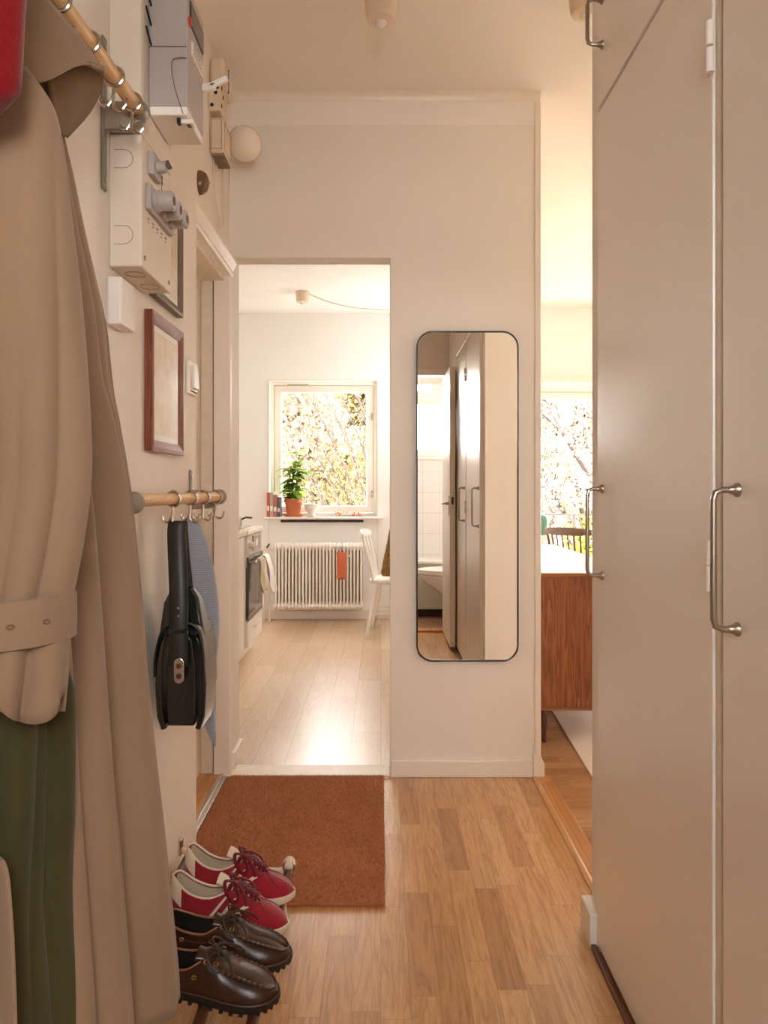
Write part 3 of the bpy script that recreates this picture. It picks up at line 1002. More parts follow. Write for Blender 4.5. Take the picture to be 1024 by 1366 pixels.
t = thing('meter_board', 'tall cream wiring board behind the electricity meter', 'wiring board', (WL, 1.6, 1.82))
MB().box(WL, BX, 1.479, 1.690, 1.8175, HC - .004).build('board', M['box_cream'], t, bevel=.003)
MB().box(BX, BX + .001, 1.486, 1.684, 1.826, HC - .01).build('front_lid', M['box_cream'], t)
wr = MB()
for i, zz in enumerate((2.105, 2.065, 2.025)):
    wr.tube([(BX + .002, 1.500, zz + .016), (BX + .005, 1.508, zz), (BX + .007, 1.520, zz - .014)], .0022, 6)
wr.build('black_wire', M['black'], t)

BXM = BX + .0012
t = thing('electricity_meter', 'grey electricity meter with white underside and a hanging lead seal', 'electricity meter', (BX, 1.585, 1.876))
mb = MB().box(BXM, -.392, 1.518, 1.657, 1.889, 2.142).build('case', M['meter_grey'], t, bevel=.004)
MB().box(BXM + .001, -.393, 1.5195, 1.656, 1.872, 1.890).build('bottom_cover', M['paper'], t, bevel=.003)
MB().box(BXM + .002, -.394, 1.5172, 1.519, 2.008, 2.010).build('case_seam', M['ink'], t)
MB().box(-.393, -.3885, 1.535, 1.645, 2.065, 2.115).build('display_window', M['display'], t, bevel=.002)
MB().box(-.3925, -.3895, 1.55, 1.64, 2.012, 2.04).build('name_plate', M['paper'], t, bevel=.001)
o = MB()
for zz in (2.018, 2.026, 2.033):
    o.box(-.3898, -.3891, 1.558, 1.632, zz, zz + .002)
o.build('printed_mark', M['ink'], t)
MB().box(-.393, -.387, 1.526, 1.536, 2.06, 2.075).build('red_button', M['red'], t, bevel=.001)
sl = MB().tube(spline([(-.393, 1.516, 1.985), (-.41, 1.515, 1.985), (-.423, 1.515, 1.975), (-.418, 1.515, 1.93), (-.404, 1.515, 1.884), (-.400, 1.514, 1.872)], 6), .0009, 5).build('seal_wire', M['ink'], t, smooth=True)
MB().box(-.412, -.386, 1.538, 1.560, 1.864, 1.872).build('seal_tag', M['plastic'], sl, bevel=.001)
MB().box(-.417, -.410, 1.530, 1.542, 1.860, 1.872).build('seal_lead', M['black'], sl, bevel=.001)
MB().box(-.4, -.392, 1.543, 1.556, 1.8625, 1.8645).build('seal_plate', M['ink'], sl)
o = MB()
o.obox((-.376, 1.640, 1.992), (.015, 0, .002), (0, .006, 0), (0, 0, .008))
o.obox((-.3545, 1.640, 2.003), (.020, 0, .009), (0, .006, 0), (-.002, 0, .0055))
o.build('lever', M['plastic'], t, bevel=.003)

# ------------------------------------------------------------------ small white box, frames, light switch
t = thing('sensor_box', 'small white plastic box on the wall under the fuse box', 'wall box', (WL, 1.51, 1.437))
MB().box(WL, -.507, 1.467, 1.549, 1.436, 1.531).build('case', M['plastic'], t, bevel=.005, seg=3)
MB().lathe([(.0025, -.5075), (.0025, -.5062), (0, -.506)], (0, 1.525, 1.468), 10, 'x').build('indicator', M['paper'], t, smooth=True)


def picture(name, label, y0, y1, z0, z1, fw, dep, fm, tilt=0.):
    t = thing(name, label, 'picture frame', (WL, (y0 + y1) / 2, z0))
    fx = WL + dep
    f = MB()
    prof = [(0, 0), (dep, 0), (dep + .001, fw * .35), (dep - .003, fw * .75), (dep - .006, fw), (.002, fw)]
    corners = [(y0, z0), (y1, z0), (y1, z1), (y0, z1)]
    dirs = [(1, 1), (-1, 1), (-1, -1), (1, -1)]
    rings = [[(WL + .0005 + a, cy + b * d[0], cz + b * d[1]) for a, b in prof] for (cy, cz), d in zip(corners, dirs)]
    f.loft(rings + [rings[0]], True, False)
    f.build('frame', M[fm], t)
    MB().box(WL + .002, fx - .009, y0 + fw - .003, y1 - fw + .003, z0 + fw - .003, z1 - fw + .003).build('mat_board', M['paper'], t)
    MB().box(fx - .010, fx - .0085, y0 + fw + .010, y1 - fw - .010, z0 + fw + .014, z1 - fw - .014).build('print', M['art'], t)
    MB().box(fx - .0065, fx - .005, y0 + fw - .003, y1 - fw + .003, z0 + fw - .003, z1 - fw + .003).build('glass', M['glass_picture'], t)
    return t


picture('picture_frame', 'reddish-brown wooden frame with a pale print, above the lower hook rail', 1.70, 1.972, 1.200, 1.522, .026, .0185, 'brown_frame')
picture('picture_frame', 'dark grey-brown frame half hidden behind the fuse box', 1.735, 1.972, 1.562, 1.815, .022, .0170, 'grey_frame')

t = thing('light_switch', 'white light switch on the wall beside the reddish-brown frame', 'light switch', (WL, 2.1, 1.39))
MB().box(WL, WL + .012, 2.062, 2.146, 1.375, 1.468).build('plate', M['plastic'], t, bevel=.004, seg=3)
MB().obox((WL + .0155, 2.104, 1.424), (.004, 0, .0012), (0, .027, 0), (-.0012, 0, .032)).build('rocker', M['plastic'], t, bevel=.002)
MB().box(WL + .0118, WL + .0135, 2.07, 2.138, 1.382, 1.386).build('groove', M['ink'], t)


# ------------------------------------------------------------------ hook rails
def rail_hook(c, parent, tx=0.):
    """ring round the rail with a double hook under it; c = rail axis point"""
    x, y, z = c
    rg = MB()
    rg.tube([(x + .0165 * cos(a), y, z + .0165 * sin(a)) for a in [2 * pi * i / 28 for i in range(28)]], .0035, 8, closed=True, flat=1.)
    o = rg.build('hook_ring', M['chrome'], parent, smooth=True)
    h = MB()
    h.tube(spline([(x, y, z - .016), (x - .001, y, z - .034), (x - .002, y, z - .046), (x + .002, y, z - .056), (x + .013, y, z - .059), (x + .021, y, z - .050), (x + .022, y, z - .040)], 6), [.003] * 36 + [.0042], 8)
    h.tube(spline([(x - .001, y, z - .030), (x - .006, y, z - .046), (x - .014, y, z - .054), (x - .022, y, z - .048), (x - .024, y, z - .040)], 6), .0028, 8)
    h.build('hook', M['chrome'], o, smooth=True)
    return o


def bracket(y, axis, label, parent, plate, arm, cap):
    b = MB().box(WL, WL + .006, y - .011, y + .011, *plate).build('bracket', M['grey_metal'], parent, bevel=.003)
    a = MB()
    x, z = axis
    poly = [(WL + .003, z + .020), (x - .012, z + .016), (x + .006, z + .010), (x + .012, z - .004), (x + .004, z - .020), (x - .016, z - .032), (WL + .003, z - .036)]
    a.prism(poly, 'y', y - .004, y + .004)
    a.build('bracket_arm', M['bracket_grey'], b, bevel=.003)
    MB().lathe([(.004, plate[0] + .025)], (0, 0, 0)) if False else None
    for zz in (plate[0] + .02, plate[1] - .02):
        MB().lathe([(.0045, WL + .005), (.0045, WL + .0078), (0, WL + .0085)], (0, y, zz), 12, 'x').build('screw', M['chrome'], b, smooth=True)
    return b


# upper rail, above the coats
A0, A1 = Vector((-.500, .58, 1.843)), Vector((-.467, 1.452, 1.843))
t = thing('hook_rail', 'upper wooden hook rail carrying the coats, near the electricity meter', 'hook rail', (WL, 1.0, 1.843))
MB().cyl(A0, A1, .0135, n=20).build('rail', M['rail_wood'], t, smooth=True)
br = bracket(1.446, (-.467, 1.843), '', t, (1.690, 1.985), None, None)
MB().lathe([(.0175, 1.436), (.0195, 1.444), (.0195, 1.456), (.015, 1.466), (0, 1.470)], (-.467, 0, 1.843), 22, 'y').build('end_cap', M['grey_metal'], t, smooth=True)
bracket(.66, (-.497, 1.843), '', t, (1.690, 1.985), None, None)


def on_rail(a, b, y):
    return a + (b - a) * ((y - a.y) / (b.y - a.y))


for y in (1.412, 1.325, 1.222, 1.118, .90, .775):
    rail_hook(on_rail(A0, A1, y), t)
# lower rail
B0, B1 = Vector((-.4915, 1.498, 1.090)), Vector((-.4575, 2.122, 1.090))
t = thing('hook_rail', 'lower wooden hook rail with the black bag and blue scarf', 'hook rail', (WL, 1.8, 1.090))
MB().cyl(B0, B1, .0135, n=20).build('rail', M['rail_wood'], t, smooth=True)
MB().ball((-.4915, 1.492, 1.086), .0215, .017, .0225).build('end_cap', M['bracket_grey'], t, smooth='all')
MB().ball((-.457, 2.126, 1.090), .020, .012, .021).build('end_cap', M['bracket_grey'], t, smooth='all')
bracket(1.503, (-.4915, 1.090), '', t, (.985, 1.115), None, None)
bracket(2.105, (-.4575, 1.090), '', t, (1.010, 1.166), None, None)
for y in (1.727, 1.857, 1.966, 2.085):
    rail_hook(on_rail(B0, B1, y), t)

# ------------------------------------------------------------------ black shoulder bag
HB = on_rail(B0, B1, 1.727)
t = thing('shoulder_bag', 'black leather shoulder bag hanging from the lower hook rail', 'bag', (-.457, 1.78, .575))
cx = -.452


def arch(wb, wt, z0, zt, n=12, k=2.4):
    pts = [(cx - wb, z0), ]
    for i in range(n + 1):
        a = pi - pi * i / n
        c_, s_ = cos(a), sin(a)
        px = wt * (abs(c_) ** (2 / k)) * (1 if c_ > 0 else -1)
        pts.append((cx + px, zt - .07 + .07 * abs(s_) ** (2 / k)))
    pts.append((cx + wb, z0))
    return pts


Y0, Y1 = 1.690, 1.800
gus = [(cx - .030, .577), (cx - .033, .60), (cx - .034, .70), (cx - .026, .770), (cx - .016, .783), (cx + .016, .783), (cx + .026, .770), (cx + .034, .70), (cx + .033, .60), (cx + .030, .577)]
MB().prism(gus, 'y', Y0 + .004, Y1 - .004).build('gusset', M['leather_black'], t, smooth=True, bevel=.004)
for s, nm in ((-1, 'back_panel'), (1, 'front_panel')):
    mb = MB()
    out = [(.032, .572), (.044, .568), (.054, .60), (.058, .67), (.055, .72), (.046, .765), (.033, .785), (.036, .765), (.043, .72), (.044, .66), (.040, .60)]
    mb.prism([(cx + s * a, b) for a, b in out], 'y', Y0, Y1)
    mb.build(nm, M['leather_black'], t, smooth=True, bevel=.003)
# flap: curved shell over the top that reaches far down on both sides
sec = spline([(cx - .059, 0, .690), (cx - .058, 0, .735), (cx - .047, 0, .785), (cx - .031, 0, .806), (cx, 0, .815), (cx + .034, 0, .806), (cx + .047, 0, .784), (cx + .054, 0, .735), (cx + .056, 0, .690), (cx + .057, 0, .655)], 5)
flap = MB().grid(lambda u, v: Vector((sec[round(v * (len(sec) - 1))].x, Y0 - .006 + u * (Y1 - Y0 + .012), sec[round(v * (len(sec) - 1))].z + .0)), 8, len(sec) - 1)
flap.build('flap', M['leather_black'], t, smooth=True, solid=.0035)
# sloped shoulders behind the gusset, rising towards the strap
sh = MB()
sh.loft([[(cx - .056, Y0 + .02, .775), (cx - .056, Y1 - .01, .775), (cx + .050, Y1 - .01, .775), (cx + .050, Y0 + .02, .775)],
         [(cx - .050, Y0 + .04, .850), (cx - .050, Y1 - .03, .850), (cx + .030, Y1 - .03, .862), (cx + .030, Y0 + .04, .862)],
         [(cx - .036, Y0 + .05, .882), (cx - .036, Y1 - .04, .882), (cx + .012, Y1 - .04, .886), (cx + .012, Y0 + .05, .886)]])
sh.build('top_fold', M['leather_black'], t, smooth=True, bevel=.006)
# strap
hk = Vector((HB.x + .012, HB.y, HB.z - .058))
sc = spline([(cx - .002, Y0 - .009, .715), (cx - .002, Y0 - .010, .80), (cx - .003, Y0 - .003, .87), (cx - .010, Y0 + .012, .95), (-.468, hk.y - .010, 1.012), (-.467, hk.y, hk.z + .006), (-.468, hk.y + .010, 1.012), (cx - .012, Y0 + .05, .95), (cx - .008, Y0 + .055, .90), (cx - .006, Y0 + .058, .86)], 6)
st = MB()
ns = len(sc)
st.grid(lambda u, v: sc[round(u * (ns - 1))] + Vector(((v - .5) * .042, 0, 0)), ns - 1, 2)
so = st.build('strap', M['leather_edge'], t, smooth=True, solid=.004, soff=0)
bk = MB()
bk.obox((cx - .002, Y0 - .0135, .795), (.021, 0, 0), (0, .0022, 0), (0, 0, .005))
bk.build('strap_keeper', M['leather_black'], so, bevel=.001)
for zz in (.828, .846):
    MB().ball((cx - .002, Y0 - .011, zz), .003, n=10, m=6).build('strap_stud', M['steel'], so, smooth=True)
cl = MB().prism([(cx + .001 + a, b) for a, b in [(.0115 * cos(i * pi / 8), .712 + .012 + .0115 * sin(i * pi / 8)) for i in range(9)] + [(.0115 * cos(pi + i * pi / 8), .690 + .0115 * sin(pi + i * pi / 8)) for i in range(9)]], 'y', Y0 - .017, Y0 - .011).build('clasp', M['plate'], t, bevel=.0015)
for zz in (.718, .695):
    MB().lathe([(.0062, Y0 - .0165), (.0062, Y0 - .0185), (0, Y0 - .019)], (cx + .001, 0, zz), 14, 'y').build('clasp_stud', M['clasp_hole'], cl, smooth=True)

# ------------------------------------------------------------------ blue knitted scarf
HS = on_rail(B0, B1, 1.857)
tabR = [(1.035, .012), (1.03, .020), (1.00, .032), (.93, .044), (.83, .050), (.74, .046), (.66, .036), (.58, .026), (.50, .013), (.472, .004)]
tabC = [(1.035, -.462), (1.00, -.457), (.93, -.449), (.83, -.444), (.74, -.437), (.66, -.434), (.58, -.424), (.50, -.410), (.472, -.405)]
rings = []
zs = [1.035 - i * (1.035 - .472) / 44 for i in range(45)]
for z in zs:
    hw = smooth_interp(sorted(tabR), z) * .84
    c = smooth_interp(sorted(tabC), z) - .012
    ring = []
    for k in range(40):
        a = 2 * pi * k / 40
        f = 1 + .16 * sin(3 * a + z * 9) * min(1, (1.04 - z) * 5)
        ring.append((c + hw * cos(a) * f, 1.868 + (.026 * min(1, hw / .04) * sin(a) + .004) * f + .012 * (1.03 - z), z + .004 * sin(2 * a)))
    rings.append(ring)
tag(MB().loft(rings).build('knitted_scarf', M['blue_knit'], None, smooth='all'), 'blue-grey knitted scarf hanging behind the black bag', 'scarf')


# ------------------------------------------------------------------ coats on the upper rail
def fold_ring(cx, cy, ax, ay, z, folds, n=220, wall=WL + .006):
    """closed cloth section; folds are (count, depth in metres, phase): round ridges, sharp valleys"""
    ring = []
    for k in range(n):
        a = 2 * pi * k / n
        d = 0.
        for num, amp, ph in folds:
            d += amp * (2 * abs(sin(num * a / 2 + ph)) ** .8 - 1.25)
        nx, ny = cos(a) / ax, sin(a) / ay
        ln = sqrt(nx * nx + ny * ny)
        x = cx + ax * cos(a) + d * nx / ln
        y = cy + ay * sin(a) + d * ny / ln
        ring.append(Vector((max(x, wall), y, z)))
    return ring


tabE = sorted([(1.70, -.492), (1.652, -.486), (1.60, -.478), (1.5195, -.468), (1.4045, -.451), (1.2895, -.4416), (1.262, -.437), (1.238, -.430), (1.1285, -.412), (.9445, -.391), (.7145, -.370), (.5995, -.358), (.3695, -.337), (.325, -.335)])
t = thing('trench_coat', 'long beige trench coat hanging on the upper hook rail', 'coat', (-.47, 1.1, .33))
rings = []
N = 70
for i in range(N + 1):
    z = 1.735 - (1.735 - .328) * i / N
    k = (1.735 - z) / 1.4
    edge = smooth_interp(tabE, z)
    ax = (edge - (WL + .004)) / 2
    cxx = edge - ax
    ay = .06 + .10 * min(1, k * 4) + .055 * k
    cy = 1.11 - .012 * k
    g = min(1., k * 2.2)
    folds = [(6, .026 * g, .35 + .30 * k), (11, .019 * g, 1.0 - .38 * k), (19, .005 * g, .3 + .8 * k)]
    rings.append(fold_ring(cxx, cy, ax, ay, z + 0, folds))
MB().loft(rings).build('body', M['coat'], t, smooth='all')
# collar: fall and the dark facing below it
gx = [[(18, -30, .99), (60, -6, 1.03), (94, 34, 1.08), (120, 66, 1.125), (137, 92, 1.16)],
      [(14, 10, .97), (50, 30, 1.00), (84, 54, 1.05), (112, 75, 1.10), (138, 98, 1.14)],
      [(12, 50, .95), (46, 72, .98), (76, 78, 1.03), (106, 82, 1.08), (137, 92, 1.125)],
      [(10, 88, .94), (40, 110, .965), (70, 105, 1.01), (102, 89, 1.07), (133, 86, 1.125)]]
gp = [[P(*q) for q in r] for r in gx]


def bil(gp, u, v):
    cols = [spline([gp[i][j] for i in range(len(gp))], 8) for j in range(len(gp[0]))]
    row = spline([c[round(u * (len(c) - 1))] for c in cols], 8)
    return row[round(v * (len(row) - 1))]


MB().grid(lambda u, v: bil(gp, u, v), 16, 24).build('collar', M['coat'], t, smooth='all', solid=.004)
gl = [[(62, 108, 1.05), (86, 96, 1.09), (112, 86, 1.125), (136, 92, 1.16)],
      [(66, 130, 1.06), (90, 118, 1.10), (114, 112, 1.14), (134, 116, 1.175)],
      [(72, 156, 1.07), (92, 148, 1.11), (106, 146, 1.15), (118, 148, 1.18)],
      [(80, 180, 1.08), (84, 181, 1.11), (86, 182, 1.14), (88, 181, 1.17)]]
gq = [[P(*q) for q in r] for r in gl]
MB().grid(lambda u, v: bil(gq, u, v), 16, 24).build('lapel_facing', M['coat_in'], t, smooth='all', solid=.004)
# sleeve with cuff strap
tabS = sorted([(1.60, -.430), (1.55, -.398), (1.43, -.381), (1.30, -.366), (1.20, -.358), (1.125, -.355), (1.06, -.360), (1.02, -.366), (.985, -.371), (.945, -.373), (.885, -.378)])
rings = []
for i in range(61):
    z = 1.60 - (1.60 - .886) * i / 60
    k = (1.60 - z) / .714
    e = smooth_interp(tabS, z) * .945
    ax = .060 + .012 * sin(pi * min(1, k * 1.2)) - .002 * k
    cxx = e - ax
    ay = .030 + .032 * min(1, k * 3)
    cy = .865 - .04 * k
    g = min(1, k * 1.6)
    flare = max(0, (k - .84) / .16)
    pinch = .06 * math.exp(-((z - .965) / .03) ** 2)
    rg = fold_ring(cxx, cy, ax * (1 - pinch * .5), ay * (1 - pinch), z, [(3, .009 * g, 1.2 + k), (6, .007 * g + .005 * flare, .5 + 1.8 * k), (11, .004 * flare, 1.0)], 160)
    if i > 55:
        rg = [p + Vector((0, 0, -.018 * flare * sin(3 * pi * j / 70 + 1))) for j, p in enumerate(rg)]
    rings.append(rg)
sl = MB()
sl.loft(rings, True, False)
so = sl.build('sleeve', M['coat'], t, smooth='all', solid=.003)
rings = []
for z, gr in ((.946, 1.0), (.9475, 1.035), (.972, 1.04), (.9965, 1.035), (.998, 1.0)):
    k = (1.60 - z) / .714
    e = -.346
    ax = .072 * gr
    rings.append([Vector((e - .069 + ax * cos(a), .828 + .066 * gr * sin(a), z + .004 * cos(a))) for a in [2 * pi * j / 64 for j in range(64)]])
cu = MB().loft(rings, True, False).build('cuff_strap', M['coat'], so, smooth=True, solid=.003)
for px, py in ((14, 817), (63, 816)):
    for s in (0,):
        a = P(px, py, .80)
        best = min(range(64), key=lambda j: abs((rings[2][j].x) / rings[2][j].y * 1000 + 508 - px) + (5 if rings[2][j].y > .828 else 0))
        q = rings[2][best]
        d = Vector((q.x + .415, q.y - .828, 0)).normalized()
        MB().tube([q + d * .0012 + Vector((.0035 * cos(b) * -d.y, .0035 * cos(b) * d.x, .0022 * sin(b))) for b in [2 * pi * j / 12 for j in range(12)]], .0008, 5, closed=True).build('eyelet', M['coat_in'], cu)
sm = MB()
for i in range(len(rings[2])):
    pass
# front panel edge that hangs in front of the green garment
gf = [[(-14, 1140, .80), (2, 1150, .79), (8, 1175, .78)], [(-14, 1230, .80), (6, 1230, .78), (13, 1240, .77)], [(-14, 1330, .79), (8, 1330, .77), (17, 1335, .76)], [(-14, 1440, .79), (8, 1440, .77), (19, 1440, .76)]]
gfp = [[P(*q) for q in r] for r in gf]
MB().grid(lambda u, v: bil(gfp, u, v), 16, 16).build('belt_end', M['coat'], t, smooth='all', solid=.004)

# green garment behind the sleeve
rings = []
tabG = sorted([(1.50, -.50), (1.2, -.47), (1.0, -.42), (.92, -.372), (.88, -.357), (.84, -.354), (.72, -.357), (.62, -.360), (.50, -.354), (.30, -.348)])
for i in range(51):
    z = 1.62 - (1.62 - .24) * i / 50
    k = (1.62 - z) / 1.38
    e = smooth_interp(tabG, z) * 1.075
    ax = max(.02, (e - (WL + .006)) / 2)
    cxx = e - ax
    g = min(1, k * 1.5)
    rings.append(fold_ring(cxx, .895, ax * .97, .040 + .03 * min(1, k * 2), z, [(4, .011 * g, .4 + .9 * k), (7, .009 * g, 1.1 - .8 * k)], 160))
t = thing('green_jacket', 'olive green cotton garment hanging below the trench coat sleeve', 'jacket', (-.45, .84, .24))
MB().loft(rings).build('body', M['green_cloth'], t, smooth='all')

# red scarf nearest the camera
rings = []
for i in range(25):
    z = 1.81 - (1.81 - 1.497) * i / 24
    k = (1.81 - z) / .31
    e = -.352 - .012 * k - (.014 if i == 24 else 0)
    ax = .026 + .022 * min(1, k * 3)
    ring = []
    for j in range(48):
        a = 2 * pi * j / 48
        f = 1 + .06 * sin(4 * a + 2 * k)
        ring.append((e - ax + ax * f * cos(a), .752 + .032 * f * sin(a), z + .006 * sin(a * 2 + 1) * k))
    rings.append(ring)
t = thing('red_scarf', 'dark red woollen scarf end at the top left, nearest the camera', 'scarf', (-.40, .752, 1.497))
lo = MB().loft(rings)
lo.build('scarf_end', M['red_cloth'], t, smooth='all')
MB().tube(spline([(-.400, .752, 1.80), (-.430, .756, 1.826), (-.466, .768, 1.806), (-.474, .775, 1.788), (-.486, .772, 1.80), (-.50, .765, 1.79), (-.515, .76, 1.70), (-.520, .757, 1.55)], 6), .014, 12).build('scarf_loop', M['red_cloth'], t, smooth='all')

# ------------------------------------------------------------------ door mat
t = thing('door_mat', 'brown coir door mat in front of the kitchen doorway', 'door mat', (-.29, 2.43, 0))
MB().box(-.586, .010, 1.995, 2.868, .001, .013).build('backing', M['coir'], t, bevel=.003)
fb = MB()
rr = random.Random(3)
for i in range(42000):
    x, y = rr.uniform(-.585, .010), rr.uniform(1.994, 2.869)
    h, l, a, w = rr.uniform(.002, .0075), rr.uniform(.006, .014), rr.uniform(0, 2 * pi), rr.uniform(.0007, .0013)
    dx, dy = cos(a) * l, sin(a) * l
    b = Vector((x, y, .0125))
    fb.add([b + Vector((-dy, dx, 0)).normalized() * w, b - Vector((-dy, dx, 0)).normalized() * w, b + Vector((dx, dy, h))], [(0, 1, 2)])
pl = fb.build('pile', M['coir_fibre'], t, recalc=False)
pl['kind'] = 'stuff'

# ------------------------------------------------------------------ shoe rack
RZ = .132          # top of the rack's front rod


def rod_z(x):
    """the rack tilts down towards the hall"""
    return RZ - .0115 - .1 * (x + .24)


t = thing('shoe_rack', 'low shoe rack of dark wooden rods under the shoes', 'shoe rack', (-.38, 1.6, 0))
for x in (-.505, -.425, -.335, -.240):
    MB().cyl((x, .82, rod_z(x)), (x, 1.955, rod_z(x)), .0115, n=14).build('rod', M['slat'], t, smooth=True)
for y in (.86, 1.948):
    e = MB()
    e.tube(spline([(WL + .004, y + .05, rod_z(-.53) + .004), (-.500, y + .03, rod_z(-.5) - .004), (-.44, y + .008, rod_z(-.44) - .006), (-.32, y, rod_z(-.32) - .004), (-.26, y, rod_z(-.26)), (-.236, y, RZ + .003)], 6), .0065, 10)
    o = e.build('end_bar', M['plastic_old'], t, smooth=True)
    MB().ball((-.238, y, RZ + .008), .0165, .018, .0165).build('end_knob', M['plastic_old'], o, smooth='all')
    MB().ring((-.238, y - .010, RZ + .003), .0145, .003, 'y').build('knob_ring', M['chrome'], o, smooth=True)
    lg = MB().tube(spline([(-.26, y, RZ - .006), (-.255, y, .06), (-.25, y, .003)], 5), .007, 10)
    lg.build('leg', M['plastic_old'], t, smooth=True)
    lg = MB().tube(spline([(-.490, y + .022, RZ + .012), (-.495, y + .02, .06), (-.500, y + .02, .003)], 5), .007, 10)
    lg.build('leg', M['plastic_old'], t, smooth=True)
    MB().box(WL, WL + .008, y + .038, y + .062, RZ + .006, RZ + .050).build('wall_bracket', M['chrome'], t, bevel=.003)


# ------------------------------------------------------------------ shoes
class ShoeForm:
    """one shoe pointing along +x, heel at 0"""

    def __init__(self, L, wt, ht, gt, base, p=.62, q=1.):
        self.L, self.wt, self.ht, self.gt, self.base, self.p, self.q = L, wt, ht, gt, base, p, q

    def w(self, u):
        return smooth_interp(self.wt, u)

    def pos(self, u, s, t):
        u = min(max(u, 0), 1)
        t = min(max(t, 0), 1)
        w, h, g = self.w(u), smooth_interp(self.ht, u), smooth_interp(self.gt, u)
        g = min(max(g, 0), .97) * w
        a = t * pi / 2
        y = g + (w - g) * max(cos(a), 0) ** (self.p + max(0, min(1, (u - .5) / .2)) * self.dp)
        return Vector((u * self.L, s * y + self.cl(u), self.base + h * sin(a) ** self.q))

    def pt(self, u, s, t, off=0.):
        """u along the shoe, s side (+1/-1), t 0 (sole) .. 1 (rim or crown), off = distance along the surface normal"""
        p = self.pos(u, s, t)
        if not off:
            return p
        e = .012
        du = self.pos(u + e, s, t) - self.pos(u - e, s, t)
        dt = self.pos(u, s, t + e * 2) - self.pos(u, s, t - e * 2)
        n = du.cross(dt)
        n = n.normalized() if n.length > 1e-9 else Vector((0, s, 0))
        a = t * pi / 2
        ref = Vector((-1 if u < .03 else 0, s * cos(a) + s * .3, sin(a) * (.5 if u < .6 else 1)))
        if n.dot(ref) < 0:
            n = -n
        return p + n * off

    def cl(self, u):
        """the inside edge curves a little"""
        return self.curve * (u - .5) ** 2

    curve = .0
    dp = .22

    def upper(self, us, nt=9, off=0.):
        """both sides of the upper; bridged over the crown only where the throat is closed"""
        mb = MB()
        n = 2 * (nt + 1)
        vs, fs = [], []
        for u in us:
            vs += [self.pt(u, 1, t / nt, off) for t in range(nt + 1)] + [self.pt(u, -1, t / nt, off) for t in reversed(range(nt + 1))]
        for i in range(len(us) - 1):
            shut = us[i] > .5 and max(interp(self.gt, us[i]), interp(self.gt, us[i + 1])) < .11
            for j in range(n - 1):
                if j == nt and not shut:
                    continue
                fs.append((i * n + j, i * n + j + 1, (i + 1) * n + j + 1, (i + 1) * n + j))
        return mb.add(vs, fs)

    def outline(self, off, n=26, u0=0., u1=1.):
        us = [u0 + (u1 - u0) * (1 - cos(pi * i / n)) / 2 for i in range(n + 1)]
        a = [Vector((u * self.L, self.w(u) + self.cl(u), 0)) for u in us]
        b = [Vector((u * self.L, -self.w(u) + self.cl(u), 0)) for u in reversed(us)]
        pts = a + b[1:-1]
        out = []
        N = len(pts)
        for i in range(N):
            d = (pts[(i + 1) % N] - pts[i - 1])
            nrm = Vector((-d.y, d.x, 0))
            nrm = nrm.normalized() if nrm.length > 1e-9 else Vector((0, 0, 0))
            out.append(pts[i] + nrm * off)
        return out

    def patch(self, u0, u1, s, ta, tb, off, nu=14, nt=6, slant=0.):
        mb = MB()
        mb.grid(lambda a, b: self.pt(u0 + (u1 - u0) * a + slant * b, s, ta + (tb - ta) * b, off), nu, nt)
        return mb


US = [0, .004, .012, .025, .045, .07, .1, .14, .19, .24, .3, .36, .42, .47, .5, .53, .56, .59, .62, .65, .68, .71, .735, .76, .79, .82, .85, .88, .91, .935, .955, .972, .985, .994, 1.0]


def sole_mesh(F, off0, off1, z0, z1, toe=.0, heel=.0, bot=.85):
    o0, o1, ob = F.outline(off0), F.outline(off1), F.outline(off0 - .006)

    def zz(p, z, k):
        u = p.x / F.L
        return z + k * (toe * max(0, (u - .72) / .28) ** 2)
    mb = MB()
    rings = [[Vector((p.x, p.y, zz(p, z0, 1))) for p in ob],
             [Vector((p.x, p.y, zz(p, z0 + .004, 1))) for p in o0],
             [Vector((p.x, p.y, zz(p, (z0 + z1) / 2, .8))) for p in o1],
             [Vector((p.x, p.y, zz(p, z1, .6))) for p in o1],
             [Vector((p.x * .996 + .001, p.y * .93, zz(p, z1 + .001, .6))) for p in o1]]
    return mb.loft(rings)


def lacing(F, us, sides_t, r, mat_key, parent, name='lace', lift=.004, flat=None, bow=True, bow_u=.5, size=1.):
    mb = MB()
    for i, u in enumerate(us):
        a, b = F.pt(u, 1, sides_t, .002), F.pt(u, -1, sides_t, .002)
        top = max(a.z, b.z) + lift
        mid = Vector(((a.x + b.x) / 2, (a.y + b.y) / 2, top + .002))
        mb.tube(spline([a, a.lerp(mid, .5) + Vector((0, 0, lift * .6)), mid, b.lerp(mid, .5) + Vector((0, 0, lift * .6)), b], 4), r, 7, flat=flat)
        if i + 1 < len(us):
            c = F.pt(us[i + 1], 1, sides_t, .002)
            mb.tube(spline([b, b.lerp(c, .5) + Vector((0, 0, lift * 1.3)), c], 4), r, 7, flat=flat)
    o = mb.build(name, M[mat_key], parent, smooth=True)
    if bow:
        c = F.pt(bow_u, 1, 1.)
        c = Vector((c.x, F.cl(bow_u), c.z + lift + .006))
        k = MB()
        k.ball(c, .007 * size, .007 * size, .006 * size)
        for s in (1, -1):
            k.tube(spline([c, c + Vector((-.010, s * .018, .007)) * size, c + Vector((-.002, s * .034, -.004)) * size, c + Vector((.016, s * .040, -.020)) * size, c + Vector((.026, s * .030, -.016)) * size, c + Vector((.008, s * .012, .004)) * size, c], 6), r, 7, flat=flat)
            k.tube(spline([c, c + Vector((.014, s * .012, .004)) * size, c + Vector((.036, s * .026, -.008)) * size, c + Vector((.048, s * .036, -.026)) * size], 6), r, 7, flat=flat)
        k.build(name + '_bow', M[mat_key], o, smooth=True)
    return o


